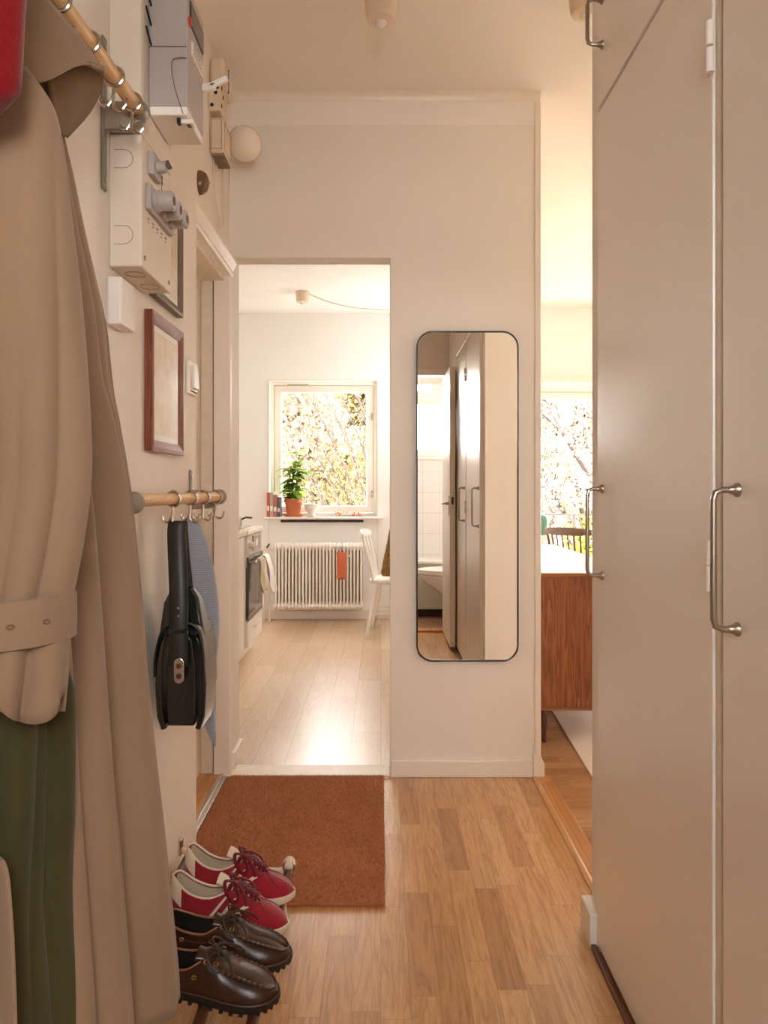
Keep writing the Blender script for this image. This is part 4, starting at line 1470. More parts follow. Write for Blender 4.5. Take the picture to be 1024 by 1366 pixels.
def sneaker(label, side):
    F = ShoeForm(.272,
                 [(0, .0), (.01, .011), (.03, .019), (.07, .026), (.15, .031), (.28, .0315), (.42, .033), (.55, .038), (.68, .0435), (.78, .0435), (.87, .038), (.94, .027), (.98, .015), (1, .0)],
                 [(0, .062), (.03, .066), (.08, .058), (.16, .045), (.26, .038), (.36, .039), (.45, .049), (.52, .058), (.58, .057), (.66, .048), (.74, .040), (.82, .033), (.9, .026), (.96, .018), (1, .008)],
                 [(0, .55), (.03, .72), (.1, .80), (.3, .84), (.42, .72), (.5, .48), (.56, .34), (.64, .27), (.70, .22), (.745, .10), (.76, .0), (1, .0)],
                 .020, .58)
    F.curve = .02 * side
    t = thing('sneaker', label, 'shoe', (0, 0, 0), 'red suede sneakers on the shoe rack')
    F.upper(US).build('upper', M['suede'], t, smooth='all')
    # lining
    us = [u for u in US if .01 < u < .60]
    li = F.upper(us, 8, -.0042)
    lo = li.build('lining', M['lining'], t, smooth='all')
    mo = sole_mesh(F, .001, .003, 0, .021, .007)
    mo.build('sole', M['sole_white'], t, smooth=True)
    fl = F.outline(-.005)
    MB().loft([[Vector((p.x, p.y, .021)) for p in fl], [Vector((p.x, p.y, .026)) for p in fl]]).build('insole', M['lining'], t)
    MB().lathe([(.012, .0262), (.012, .0268), (0, .027)], (.06, F.cl(.2), 0), 18).build('insole_print', M['green_tag'], t)
    ht = MB()
    for s in (1, -1):
        ht.grid(lambda a, b: F.pt(.0 + a * (.115 + .02 * (1 - b)), s, .36 + .66 * b - .16 * a * (1 - b), .0012), 14, 8)
    ht.build('heel_tab', M['shoe_white'], t, smooth='all')
    cl_ = MB()
    for s in (1, -1):
        cl_.tube([F.pt(u, s, 1.0, .001) for u in [0.004 + .47 * i / 30 for i in range(31)]], .0024, 7)
    cl_.build('collar_edge', M['shoe_white'], t, smooth=True)
    for s in (1, -1):
        for j in range(3):
            u0 = .455 + j * .088
            mb = MB()
            mb.grid(lambda a, b: F.pt(u0 - .085 + .032 * a + .115 * b - .0 * j, s, .13 + .60 * b - .04 * j * b, .0012), 3, 10)
            mb.build('stripe', M['shoe_white'], t, smooth='all')
    # eyelet stay
    for s in (1, -1):
        mb = MB()
        mb.grid(lambda a, b: F.pt(.475 + .255 * a, s, .80 + .2 * b, .0012), 12, 3)
        mb.build('eyestay', M['suede'], t, smooth='all')
    tg = MB()
    tc = spline([(.205, 0, .053), (.18, 0, .064), (.155, 0, .079), (.135, 0, .090), (.118, 0, .098), (.107, 0, .101)], 4)
    nn = len(tc) - 1
    tg.grid(lambda a, b: tc[round(a * nn)] + Vector((0, F.cl(.5) + (b - .5) * (.030 + .014 * a), -.010 * (2 * b - 1) ** 2)), nn, 8)
    tg.build('tongue', M['shoe_white'], t, smooth='all', solid=.004)
    tt = MB()
    for s in (1, -1):
        tt.tube([F.pt(.745 + .14 * a, s, .42 + .55 * sin(a * pi / 2) ** 1.0 * 0 + .50 * (1 - a) * .9 + .08, .0008) for a in [i / 10 for i in range(11)]], .0009, 5)
    tt.build('toe_seam', M['lace_red'], t, smooth=True)
    lacing(F, [.50, .545, .59, .635, .68, .72], .93, .0042, 'lace_red', t, lift=.006, flat=.6, bow_u=.50)
    return t


def boat_shoe(label, side, fm):
    F = ShoeForm(.275,
                 [(0, .0), (.01, .012), (.03, .021), (.07, .028), (.15, .0335), (.28, .0345), (.42, .0365), (.55, .0415), (.68, .0465), (.78, .0470), (.87, .042), (.94, .031), (.98, .017), (1, .0)],
                 [(0, .056), (.04, .056), (.12, .049), (.25, .043), (.36, .046), (.44, .060), (.50, .069), (.56, .067), (.64, .057), (.72, .050), (.8, .045), (.88, .038), (.95, .028), (.985, .019), (1, .010)],
                 [(0, .6), (.03, .78), (.1, .86), (.3, .88), (.40, .78), (.48, .45), (.54, .30), (.60, .24), (.645, .0), (1, .0)],
                 .024, .50)
    F.curve = .02 * side
    t = thing('boat_shoe', label, 'shoe', (0, 0, 0), 'brown leather boat shoes on the shoe rack')
    F.upper(US).build('upper', M[fm], t, smooth='all')
    us = [u for u in US if .01 < u < .52]
    li = F.upper(us, 8, -.0042)
    li.build('lining', M['shoe_in'], t, smooth='all')
    fl = F.outline(-.005)
    MB().loft([[Vector((p.x, p.y, .024)) for p in fl], [Vector((p.x, p.y, .029)) for p in fl]]).build('insole', M['shoe_in'], t)
    so = sole_mesh(F, .002, .0045, .004, .026, .010)
    ol = F.outline(.003, 40)
    for i, p in enumerate(ol):
        if i % 2 == 0:
            u = p.x / F.L
            up = .010 * max(0, (u - .72) / .28) ** 2
            c = Vector((p.x * .975 + .003, p.y * .90, .0064 + up))
            so.obox(c, (.0036, 0, 0), (0, .007, 0), (0, 0, .0028))
    so.build('sole', M['sole_dark'], t, smooth=True)
    wl = MB().tube([Vector((p.x, p.y, .0275 + .006 * max(0, (p.x / F.L - .72) / .28) ** 2)) for p in F.outline(.0025, 30)], .0022, 6, closed=True)
    wl.build('welt', M['welt'], t, smooth=True)
    # moccasin plug seam
    sm = MB()
    path = [F.pt(.60 + .34 * i / 18, 1, .70 - .02 * i / 18, .001) for i in range(19)]
    e = [F.pt(.94 + .035 * sin(pi * k / 8), 1 if k < 4 else -1, .68 + .32 * (1 - abs(k - 4) / 4) * .95, .001) for k in range(9)]
    back = [F.pt(.60 + .34 * i / 18, -1, .70 - .02 * i / 18, .001) for i in reversed(range(19))]
    sm.tube(path + e[1:-1] + back, .0028, 7)
    sm.build('toe_seam', M['leather_dark'], t, smooth=True)
    for s in (1, -1):
        sk = MB()
        for i in range(1, 18, 2):
            a = F.pt(.60 + .34 * i / 18, s, .655, .002)
            b = F.pt(.60 + .34 * i / 18, s, .745, .002)
            sk.tube([a, (a + b) / 2 + Vector((0, s * .001, .0028)), b], .0008, 5)
        sk.build('stitching', M['leather_trim'], t)
    # top binding
    bd = MB()
    for s in (1, -1):
        bd.tube([F.pt(u, s, 1.0, .001) for u in [0.003 + .45 * i / 30 for i in range(31)]], .0026, 7)
    bd.build('collar_binding', M['leather_trim'], t, smooth=True)
    # quarter overlay on the side, facing
    for s in (1, -1):
        q = F.patch(.30, .60, s, .30, 1.0, .0014, 14, 8, slant=-.02)
        q.build('quarter', M[fm], t, smooth='all')
        sd = MB()
        sd.tube([F.pt(.03 + .40 * i / 24, s, .46, .0016) for i in range(25)], .0022, 6)
        lc = sd.build('side_lace', M['lace_brown'], t, smooth=True)
        for u, tt in ((.43, .46), (.20, .46), (.495, .86), (.56, .84)):
            c = F.pt(u, s, tt, .0028)
            n = (F.pt(u, s, tt, .01) - F.pt(u, s, tt, 0)).normalized()
            e1 = n.orthogonal().normalized()
            e2 = n.cross(e1)
            MB().tube([c + e1 * .0038 * cos(b) + e2 * .0038 * sin(b) for b in [2 * pi * j / 12 for j in range(12)]], .0013, 6, closed=True).build('eyelet', M['brass'], lc, smooth=True)
    tg = MB()
    tc = spline([(.180, 0, .078), (.160, 0, .087), (.140, 0, .096), (.122, 0, .102), (.112, 0, .103)], 4)
    nn = len(tc) - 1
    tg.grid(lambda a, b: tc[round(a * nn)] + Vector((0, F.cl(.5) + (b - .5) * (.026 + .022 * a), -.016 * (2 * b - 1) ** 2)), nn, 8)
    tg.build('tongue', M[fm], t, smooth='all', solid=.004)
    lacing(F, [.495, .56], .88, .0024, 'lace_brown', t, lift=.008, bow_u=.52, size=1.05)
    return t


# toes point into the hall; the rods carry the soles
for fn, loc, rz, args in (
        (sneaker, (-.478, 1.812, 0), -7, ('red sneaker with three white stripes, rear one next to the mat', 1)),
        (sneaker, (-.476, 1.690, 0), -7, ('red sneaker with three white stripes, front one next to the boat shoes', -1)),
        (boat_shoe, (-.462, 1.570, 0), -6, ('brown boat shoe standing directly beside the red sneakers', 1, 'leather_brown')),
        (boat_shoe, (-.470, 1.455, 0), -5, ('brown boat shoe nearest the camera, partly behind the trench coat hem', -1, 'leather_brown'))):
    o = fn(*args)
    place(o, (loc[0], loc[1], RZ + .001 - .1 * (loc[0] + .24)), radians(rz), 0, radians(5.7))
    o.scale = (1, 1, 1.08 if fn is sneaker else .84)

# ------------------------------------------------------------------ kitchen
t = thing('radiator', 'white column radiator under the kitchen window', 'radiator', (-.51, 6.22, .09))
RX0, RX1, NF = -.882, -.150, 26
pit = (RX1 - RX0) / NF
for i in range(NF):
    x = RX0 + (i + .5) * pit
    f = MB()
    f.tube([(x, 6.175, .125), (x, 6.175, .635)], .0095, 10)
    f.box(x - .007, x + .007, 6.18, 6.285, .13, .63)
    for z in (.135, .625):
        f.lathe([(0, -pit / 2 + .001), (.030, -pit / 2 + .001), (.034, 0), (.030, pit / 2 - .001), (0, pit / 2 - .001)], (x, 6.195, z), 14, 'x')
        f.lathe([(0, -pit / 2 + .001), (.030, -pit / 2 + .001), (.034, 0), (.030, pit / 2 - .001), (0, pit / 2 - .001)], (x, 6.262, z), 14, 'x')
    f.build('fin', M['radiator'], t, smooth=True)
MB().box(RX0 + .004, RX1 - .004, 6.268, 6.272, .14, .62).build('slot_shade_plate', M['fin_shade'], t)  # added plate, its brown stands in for shade inside the slots
o = MB()
o.cyl((RX0 - .05, 6.23, .60), (RX0, 6.23, .60), .011, n=12)
v = o.build('valve', M['brass'], t, smooth=True)
MB().obox((RX0 - .055, 6.22, .63), (.012, 0, .016), (0, .012, 0), (-.004, 0, .006)).build('valve_knob', M['ink'], v, bevel=.003)
MB().cyl((RX0 - .06, 6.23, .60), (RX0 - .005, 6.23, .60), .013, n=12).build('valve_nut', M['radiator'], v, smooth=True)
p = MB()
p.tube(spline([(RX0, 6.23, .145), (RX0 - .025, 6.23, .145), (RX0 - .038, 6.23, .13), (RX0 - .04, 6.23, .06), (RX0 - .04, 6.23, .0)], 4), .009, 10)
p.build('pipe', M['radiator'], t, smooth=True)
p = MB()
p.tube(spline([(RX0 - .05, 6.23, .60), (RX0 - .085, 6.23, .595), (RX0 - .093, 6.23, .56), (RX0 - .093, 6.23, .2), (RX0 - .093, 6.23, .0)], 4), .009, 10)
p.build('pipe', M['radiator'], t, smooth=True)
for xx in (-.78, -.26):
    MB().box(xx - .008, xx + .008, 6.16, 6.30, .545, .56).build('wall_bracket', M['radiator'], t)

t = thing('hanging_cloth', 'orange cloth hanging on the front of the radiator', 'cloth', (-.32, 6.155, .36))
cl = MB()
cl.grid(lambda a, b: Vector((-.362 + .078 * b + (.004 - .008 * b) * a * 1.0, 6.150 + .003 * sin(b * 9 + a * 2), .585 - .225 * a)), 14, 10)
cl.build('cloth', M['orange'], t, smooth='all', solid=.006)
MB().tube(spline([(-.323, 6.15, .585), (-.327, 6.16, .62), (-.323, 6.19, .662), (-.319, 6.16, .62), (-.322, 6.15, .585)], 5), .0018, 6).build('loop', M['ink'], t, smooth=True)

# stove and cabinet on the left
SX = -.852
t = thing('stove', 'white kitchen stove with a black glass oven door', 'stove', (SX - .3, 4.99, 0))
MB().box(SX - .58, SX, 4.70, 5.27, .10, .815).build('stove_body', M['radiator'], t, bevel=.004)
MB().box(SX - .6, SX + .025, 4.69, 5.29, .815, .845).build('cooktop', M['sb_top'], t, bevel=.004)
MB().box(SX - .5, SX - .05, 4.75, 5.22, .845, .852).build('hob_glass', M['oven_glass'], t, bevel=.003)
MB().box(SX - .5, SX - .055, 4.70, 5.255, .0, .10).build('plinth', M['radiator'], t)
c = MB().box(SX, SX + .012, 4.71, 5.262, .685, .808).build('control_panel', M['alu'], t, bevel=.003)
MB().box(SX + .012, SX + .014, 4.96, 5.20, .705, .79).build('display', M['steel'], c)
MB().box(SX + .014, SX + .0155, 5.02, 5.10, .725, .77).build('screen', M['paper'], c)
MB().box(SX + .012, SX + .0145, 4.90, 4.93, .70, .80).build('panel_slot', M['ink'], c)
for yy in (4.78, 4.85):
    MB().lathe([(.018, SX + .012), (.018, SX + .028), (.015, SX + .032), (0, SX + .032)], (0, yy, .745), 18, 'x').build('knob', M['alu'], c, smooth=True)
d = MB().box(SX, SX + .020, 4.715, 5.258, .275, .675).build('oven_door', M['oven_glass'], t, bevel=.004)
MB().box(SX + .0, SX + .023, 4.715, 5.258, .275, .305).build('door_rim', M['steel'], d, bevel=.003)
h = MB()
h.cyl((SX + .055, 4.74, .640), (SX + .055, 5.24, .640), .009, n=12)
for yy in (4.76, 5.22):
    h.cyl((SX + .018, yy, .640), (SX + .055, yy, .640), .007, n=10)
h.build('oven_handle', M['steel'], d, smooth=True)
dr = MB().box(SX, SX + .018, 4.715, 5.258, .105, .265).build('drawer', M['radiator'], t, bevel=.004)
MB().cyl((SX + .03, 4.88, .215), (SX + .03, 5.09, .215), .006, n=10).build('drawer_handle', M['alu'], dr, smooth=True)


def towel(label, y0, y1, zb, mk, ph, xoff):
    cl = MB()

    def fn(a, b):
        y = y0 + (y1 - y0) * b
        w = .008 * sin(b * 14 + ph) * min(1, abs(a - .4) * 3)
        if a < .4:
            k = a / .4
            return Vector((SX + .040 + w * .4, y, .20 + zb + (.648 - .20 - zb) * k))
        if a < .5:
            k = (a - .4) / .1 * pi
            return Vector((SX + .055 - .014 * cos(k), y, .646 + .010 * sin(k)))
        k = (a - .5) / .5
        return Vector((SX + .071 + xoff * k + w + .018 * k * sin(ph + 7 * b + 5 * k), y + .02 * k * sin(ph * 3), .646 - (.646 - zb) * k))
    cl.grid(fn, 40, 26)
    return tag(cl.build('kitchen_towel', M[mk], None, smooth='all', solid=.004, soff=0), label, 'towel')


towel('white kitchen towel draped over the far end of the oven handle', 5.06, 5.22, .40, 'towel', .7, .05)
towel('beige kitchen towel hanging over the near end of the oven handle', 4.84, 5.00, .43, 'lining', 2.1, .01)

t = thing('kitchen_cabinet', 'white kitchen base cabinet before the stove', 'cabinet', (SX - .3, 4.3, 0))
MB().box(SX - .58, SX - .02, 3.95, 4.68, .10, .815).build('cabinet_body', M['radiator'], t)
MB().box(SX - .5, SX - .06, 3.95, 4.68, 0, .10).build('plinth', M['radiator'], t)
for a, b in ((3.955, 4.31), (4.32, 4.675)):
    dd = MB().box(SX - .02, SX - .002, a, b, .11, .805).build('door', M['radiator'], t, bevel=.003)
    MB().cyl((SX + .015, b - .04, .62), (SX + .015, b - .04, .74), .005, n=8).build('handle', M['alu'], dd, smooth=True)
MB().box(SX - .6, SX + .012, 3.94, 4.685, .815, .845).build('worktop', M['sb_top'], t, bevel=.003)
t = thing('coffee_pot', 'small steel pot standing on the stove top', 'pot', (-.92, 5.0, .852))
MB().lathe([(.0, .852), (.06, .852), (.065, .86), (.065, .92), (.062, .925), (.058, .92), (.058, .862), (0, .862)], (-.99, 4.98, 0), 24).build('pot_body', M['steel'], t, smooth=True)
MB().tube(spline([(-.93, 4.98, .90), (-.90, 4.99, .915), (-.86, 5.0, .912)], 5), .006, 8).build('handle', M['black'], t, smooth=True)

t = thing('fill_pendant', 'lit white globe pendant hanging from the looped cord at the right of the kitchen', 'lamp', (.27, 5.68, 1.75))  # unseen lamp inferred from the cord, lit to brighten the kitchen
MB().ball((.27, 5.68, 1.86), .11, n=28, m=18).build('globe_shade', M['pendant'], t, smooth='all')
MB().lathe([(.035, 1.96), (.03, 1.99), (.008, 2.0), (.003, 2.01), (.003, KC)], (.27, 5.68, 0), 16).build('lamp_stem', M['plastic_old'], t, smooth=True)
t = thing('fill_pendant', 'unseen lit white globe pendant added to brighten the living room', 'lamp', (2.1, 4.2, 1.75))  # out-of-view lamp added as fill light for the living room
MB().ball((2.1, 4.2, 1.95), .14, n=28, m=18).build('globe_shade', M['pendant'], t, smooth='all')
MB().lathe([(.035, 2.08), (.03, 2.11), (.008, 2.12), (.003, 2.13), (.003, HC)], (2.1, 4.2, 0), 16).build('lamp_stem', M['plastic_old'], t, smooth=True)

# window-sill things
SZ = .868
for (x0, x1, h, mk, lab) in ((-.957, -.934, .205, 'book_red', 'tall orange-red book leftmost on the kitchen windowsill'),
                             (-.932, -.904, .205, 'book_grey', 'grey-green book second from left on the kitchen windowsill'),
                             (-.902, -.873, .185, 'book_pink', 'rose-coloured book third from left on the kitchen windowsill'),
                             (-.871, -.845, .165, 'book_blue', 'dark blue-grey book next to the terracotta pot')):
    t = thing('book', lab, 'book', ((x0 + x1) / 2, YF, SZ), 'books on the kitchen windowsill')
    y0 = YF - .068
    MB().box(x0, x1, y0, y0 + .13, SZ, SZ + h).build('cover', M[mk], t, bevel=.003)
    MB().box(x0 + .003, x1 - .003, y0 + .004, y0 + .132, SZ + .003, SZ + h + .001).build('pages', M['paper'], t)
    MB().box(x0 + .004, x1 - .004, y0 - .001, y0, SZ + h * .25, SZ + h * .45).build('spine_label', M['paper'], t)

px, py = -.742, YF - .0
t = thing('potted_plant', 'leafy green plant in a terracotta pot on the kitchen windowsill', 'plant', (px, py, SZ))
MB().lathe([(0, SZ), (.070, SZ), (.082, SZ + .022), (.078, SZ + .024), (.062, SZ + .008), (0, SZ + .008)], (px, py, 0)).build('saucer', M['terracotta'], t, smooth=True)
MB().lathe([(0, SZ + .009), (.054, SZ + .009), (.072, SZ + .118), (.079, SZ + .120), (.080, SZ + .152), (.074, SZ + .153), (.070, SZ + .135), (0, SZ + .135)], (px, py, 0)).build('pot', M['terracotta'], t, smooth=True)
MB().lathe([(0, SZ + .136), (.069, SZ + .136), (.06, SZ + .142), (0, SZ + .144)], (px, py, 0)).build('soil', M['soil'], t)
st = MB()
lv = MB()
rr = random.Random(5)


def leaf(mb, base, d, L, wd, droop=.4):
    d = Vector(d).normalized()
    s = d.cross(Vector((0, 0, 1)))
    s = s.normalized() if s.length > .01 else Vector((1, 0, 0))
    up = s.cross(d)
    rows = []
    for i in range(7):
        k = i / 6
        w = wd * sin(pi * min(1, k * .93 + .07)) ** .8 * (1 - .3 * k) + .0006
        c = base + d * L * k + Vector((0, 0, -droop * L * k * k))
        rows.append([c - s * w + up * w * .25, c, c + s * w + up * w * .25])
    mb.loft(rows, False, False)


stems = []
for i in range(5):
    a = i * 1.3 + .5
    hgt = (.42, .33, .26, .30, .22)[i]
    p_ = spline([(px + .02 * cos(a), py + .02 * sin(a), SZ + .13), (px + .03 * cos(a), py + .03 * sin(a), SZ + .13 + hgt * .5), (px + .045 * cos(a) + .02, py + .03 * sin(a), SZ + .13 + hgt)], 8)
    st.tube(p_, .003, 6)
    for j in range(2, len(p_)):
        for q in range(2):
            if rr.random() < .95:
                b = rr.uniform(0, 2 * pi)
                L = rr.uniform(.06, .12)
                leaf(lv, p_[j], (cos(b), sin(b) * .8, rr.uniform(-.1, .7)), L, L * .38, rr.uniform(.2, .7))
for (ox, oz, L) in ((-.06, .40, .12), (.09, .37, .13), (.03, .46, .10), (-.02, .52, .09)):
    st.tube([(px + .01, py, SZ + .35), (px + ox * .6, py - .01, SZ + oz - .01)], .002, 5)
    leaf(lv, Vector((px + ox * .6, py - .01, SZ + oz)), (1 if ox > 0 else -1, -.2, .15), L, L * .42, .35)
st.build('stem', M['stem'], t, smooth=True)
lv.build('foliage', M['plant_leaf'], t, smooth='all', recalc=False)

t = thing('footed_bowl', 'small mottled white footed bowl beside the terracotta pot', 'bowl', (-.59, YF, SZ))
MB().lathe([(0, SZ), (.040, SZ), (.042, SZ + .012), (.028, SZ + .024), (.030, SZ + .034), (.055, SZ + .060), (.058, SZ + .095), (.064, SZ + .098), (.064, SZ + .108), (.056, SZ + .108), (.050, SZ + .07), (0, SZ + .05)], (-.59, YF - .02, 0)).build('bowl', M['pot_white'], t, smooth=True)
MB().ball((-.545, YF - .02, SZ + .115), .012, .012, .010).build('pebble', M['ink'], t, smooth=True)
t = thing('dried_flowers', 'sprig of small orange dried flowers lying on the windowsill', 'dried flowers', (-.27, YF - .02, SZ))
s_ = MB()
b_ = MB()
s_.tube(spline([(-.38, YF - .03, SZ + .006), (-.27, YF - .02, SZ + .010), (-.16, YF - .03, SZ + .006)], 6), .0025, 6)
for i in range(16):
    x = -.385 + .235 * rr.random()
    b_.ball((x, YF - .03 + rr.uniform(-.02, .02), SZ + .010 + rr.random() * .030), rr.uniform(.006, .011), n=8, m=5)
s_.build('sprig', M['stem'], t, smooth=True)
b_.build('flower_heads', M['orange'], t, smooth=True)


# ------------------------------------------------------------------ chairs
def windsor(name, label, m, rz, loc, nsp=6, W2=.20, back_h=.80, seat_h=.43, rail_bend=.03):
    """chair facing +x, at the origin"""
    t = thing(name, label, 'chair')
    sp = []
    for k in range(40):
        a = 2 * pi * k / 40
        c, s = cos(a), sin(a)
        sp.append((.205 * (abs(c) ** .75) * (1 if c > 0 else -1), (W2 + .005 + .012 * c) * (abs(s) ** .75) * (1 if s > 0 else -1)))
    MB().prism(sp, 'z', seat_h - .030, seat_h).build('seat', m, t, smooth=True, bevel=.010, seg=3)
    for sx in (-1, 1):
        for sy in (-1, 1):
            a = Vector((sx * .125, sy * (W2 - .065), seat_h - .02))
            b = Vector((sx * .205, sy * (W2 + .0), .0))
            MB().tube([a, a.lerp(b, .45), b], [.011, .0175, .0105], 14).build('leg', m, t, smooth=True)
    st = MB()
    for sy in (-1, 1):
        st.tube([(-.172, sy * (W2 - .022), .17), (0, sy * (W2 - .024), .18), (.172, sy * (W2 - .022), .17)], [.007, .010, .007], 10)
    st.tube([(0, -(W2 - .024), .18), (0, W2 - .024, .18)], [.008, .008], 10)
    st.build('stretcher', m, t, smooth=True)
    # back: leaning spindles into a bent top rail
    lean = -.30

    def bp(k, z):     # k -1..1 across
        return Vector((-.165 - .0 + (z - seat_h) * lean - .020 * (1 - k * k) * 0 + rail_bend * k * k * ((z - seat_h) / .37), k * (W2 - .045) * (1 + .28 * (z - seat_h) / .37), z))
    top = back_h - .055
    for i in range(nsp):
        k = -1 + 2 * i / (nsp - 1)
        big = abs(k) > .99
        MB().tube([bp(k, seat_h - .012), bp(k, (seat_h + top) / 2), bp(k, top + .01)], [.008, .012 if big else .0075, .009 if big else .006], 10).build('spindle', m, t, smooth=True)
    rings = []
    for i in range(17):
        k = -1.16 + 2.32 * i / 16
        hh = .030 * (1 - .25 * abs(k) ** 3)
        c = bp(k, back_h - .035) + Vector((0, 0, -.004 * k * k))
        rings.append([c + Vector((dx, 0, dz)) for dx, dz in ((-.010, -hh), (.008, -hh), (.010, 0), (.004, hh), (-.008, hh), (-.012, 0))])
    MB().loft(rings).build('top_rail', m, t, smooth=True, bevel=.004)
    place(t, loc, rz)
    return t


windsor('spindle_chair', 'white spindle-back chair at the right of the kitchen doorway', M['chair_white'], radians(-6), (.118, 5.74, 0), back_h=.80, seat_h=.425)
t = thing('shaggy_bag', 'brown shaggy bag hanging on the white kitchen chair', 'bag', (.07, 5.62, .44))
rings = []
for i in range(22):
    k = i / 21
    z = .80 - .345 * k
    w = .010 + .085 * k ** 1.1 * (1 if k < .9 else 1 - (k - .9) * 2)
    c = .075 + .015 * k
    rings.append([(c + w * cos(a) * (1 + .10 * sin(7 * a + 9 * k)), 5.60 + .05 * sin(a) * (.4 + .6 * k), z) for a in [2 * pi * j / 36 for j in range(36)]])
MB().loft(rings).build('bag_body', M['fur'], t, smooth='all')
fz = MB()
for i in range(1500):
    k = rr.random()
    a = rr.uniform(0, 2 * pi)
    q = Vector(rings[int(k * 21)][int(a / (2 * pi) * 36) % 36])
    d = Vector((cos(a) * .014, sin(a) * .012, -.022 * rr.random() - .004))
    s = Vector((-sin(a), cos(a), 0)) * .0022
    fz.add([q - s, q + s, q + d], [(0, 1, 2)])
fz.build('tassels', M['fur'], t, recalc=False)

# ------------------------------------------------------------------ living room
t = thing('sideboard', 'walnut sideboard on slim legs seen end-on through the living-room opening', 'sideboard', (.88, 4.05, 0))
MB().box(.650, 1.120, 3.262, 4.86, .160, .727).build('cabinet_body', M['walnut'], t, bevel=.002)
MB().box(.648, 1.124, 3.256, 4.866, .727, .743).build('top', M['walnut_edge'], t, bevel=.002)
MB().box(.648, 1.124, 3.256, 4.866, .743, .7445).build('top_glare', M['sb_top'], t)  # pale layer puts the window glare into the colour of the top
MB().box(.648, 1.122, 3.257, 4.864, .146, .160).build('bottom_board', M['walnut_edge'], t, bevel=.002)
for x in (.714, 1.075):
    for y in (3.285, 4.84):
        MB().tube([(x, y, .146), (x, y, 0)], [.014, .009], 14).build('leg', M['slat'], t, smooth=True)
for a, b in ((3.28, 3.80), (3.81, 4.32), (4.33, 4.84)):
    dd = MB().box(1.120, 1.134, a, b, .17, .72).build('door', M['walnut'], t, bevel=.002)
    MB().cyl((1.134, b - .04, .45), (1.15, b - .04, .45), .008, n=12).build('knob', M['steel'], dd, smooth=True)
windsor('spindle_chair', 'grey-brown spindle-back chair by the living-room window', M['chair_grey'], radians(50), (1.49, 5.60, 0), nsp=8, W2=.17, back_h=.835, seat_h=.44, rail_bend=.05)
t = thing('round_table', 'white round table behind the sideboard, by the window', 'table', (1.95, 5.35, 0))
MB().lathe([(0, .700), (.44, .700), (.45, .706), (.45, .720), (.445, .725), (0, .725)], (1.95, 5.35, 0), 48).build('tabletop', M['sb_top'], t, smooth=True)
MB().lathe([(.035, .70), (.03, .4), (.035, .06), (.05, .05)], (1.95, 5.35, 0), 20).build('column', M['chair_white'], t, smooth=True)
MB().lathe([(0, 0), (.26, 0), (.26, .012), (.05, .05), (0, .05)], (1.95, 5.35, 0), 32).build('base', M['chair_white'], t, smooth=True)
t = thing('candle_lantern', 'white lantern with a teal dome on the windowsill beside the partition wall', 'lantern', (1.33, 6.29, .34))
MB().box(1.275, 1.385, 6.262, 6.335, .341, .36).box(1.285, 1.375, 6.27, 6.33, .36, .70).build('lantern_body', M['chair_white'], t, bevel=.006)
MB().box(1.268, 1.392, 6.258, 6.338, .70, .715).build('lid', M['chair_white'], t, bevel=.003)
MB().lathe([(.055, .715), (.055, .76), (.06, .80), (.062, .84), (.05, .875), (.025, .893), (0, .897)], (1.34, 6.298, 0), 24, 'z', 1, .6).build('teal_dome', M['teal'], t, smooth=True)
t = thing('glare_patch', 'pale flat patch standing in for daylight glare on the living-room floor under the end of the sideboard', 'glare_patch', (1.6, 3.3, 0))
MB().prism([(.80, 2.72), (2.4, 2.72), (2.4, 3.95), (.86, 3.95)], 'z', .0005, .008).build('pile', M['towel'], t, bevel=.003)  # flat pale sheet in place of daylight glare on the floor

# ------------------------------------------------------------------ bathroom, seen in the mirror
t = thing('toilet', 'white toilet seen in the mirror behind the bathroom door', 'toilet', (.62, -.42, 0))
rings = []
for z, xc, hx, hy in ((0, .66, .115, .095), (.02, .66, .115, .095), (.10, .665, .105, .088), (.19, .66, .115, .095), (.26, .625, .165, .130), (.33, .585, .225, .165), (.385, .565, .255, .182), (.40, .565, .255, .182)):
    rings.append([(xc + hx * cos(a) * (1 if cos(a) < 0 else .9), -.45 + hy * sin(a), z) for a in [2 * pi * k / 40 for k in range(40)]])
MB().loft(rings).build('bowl', M['porcelain'], t, smooth=True)
rings = [[(.562 + (.258 + d) * cos(a), -.45 + (.186 + d) * sin(a), z) for a in [2 * pi * k / 40 for k in range(40)]] for z, d in ((.402, -.004), (.406, .002), (.418, .004), (.422, .0), (.430, .003), (.440, .0), (.447, -.03))]
MB().loft(rings).build('seat_lid', M['plastic'], t, smooth=True)
MB().box(.80, 1.02, -.62, -.28, .38, .80).build('cistern', M['porcelain'], t, bevel=.02, seg=3)
MB().lathe([(.022, .80), (.022, .815), (0, .818)], (.91, -.45, 0), 18).build('flush_button', M['chrome'], t, smooth=True)
MB().box(.70, .90, -.55, -.35, .0, .39).build('pedestal', M['porcelain'], t, bevel=.03, seg=3)
t = thing('bath_box', 'pale green boxed-in bathtub along the tiled wall, seen in the mirror', 'bathtub', (0, -.8, 0))
MB().box(-.79, 1.09, -.985, -.68, .07, .455).build('side_panel', M['bath_panel'], t, bevel=.004)
MB().box(-.79, 1.09, -.995, -.66, .455, .49).build('rim', M['porcelain'], t, bevel=.012, seg=3)
MB().box(-.79, 1.09, -.96, -.72, .0, .07).build('plinth', M['dark_gap'], t)
t = thing('bathroom_light', 'white strip light with a bracket above the bathroom window, seen in the mirror', 'lamp', (.3, -.97, 2.04))
MB().cyl((-.2, -.95, 2.035), (.52, -.95, 2.035), .020, n=16).build('tube', M['plastic'], t, smooth=True)
MB().box(.52, .575, -1.0, -.92, 2.0, 2.065).build('lamp_holder', M['plastic'], t, bevel=.008)
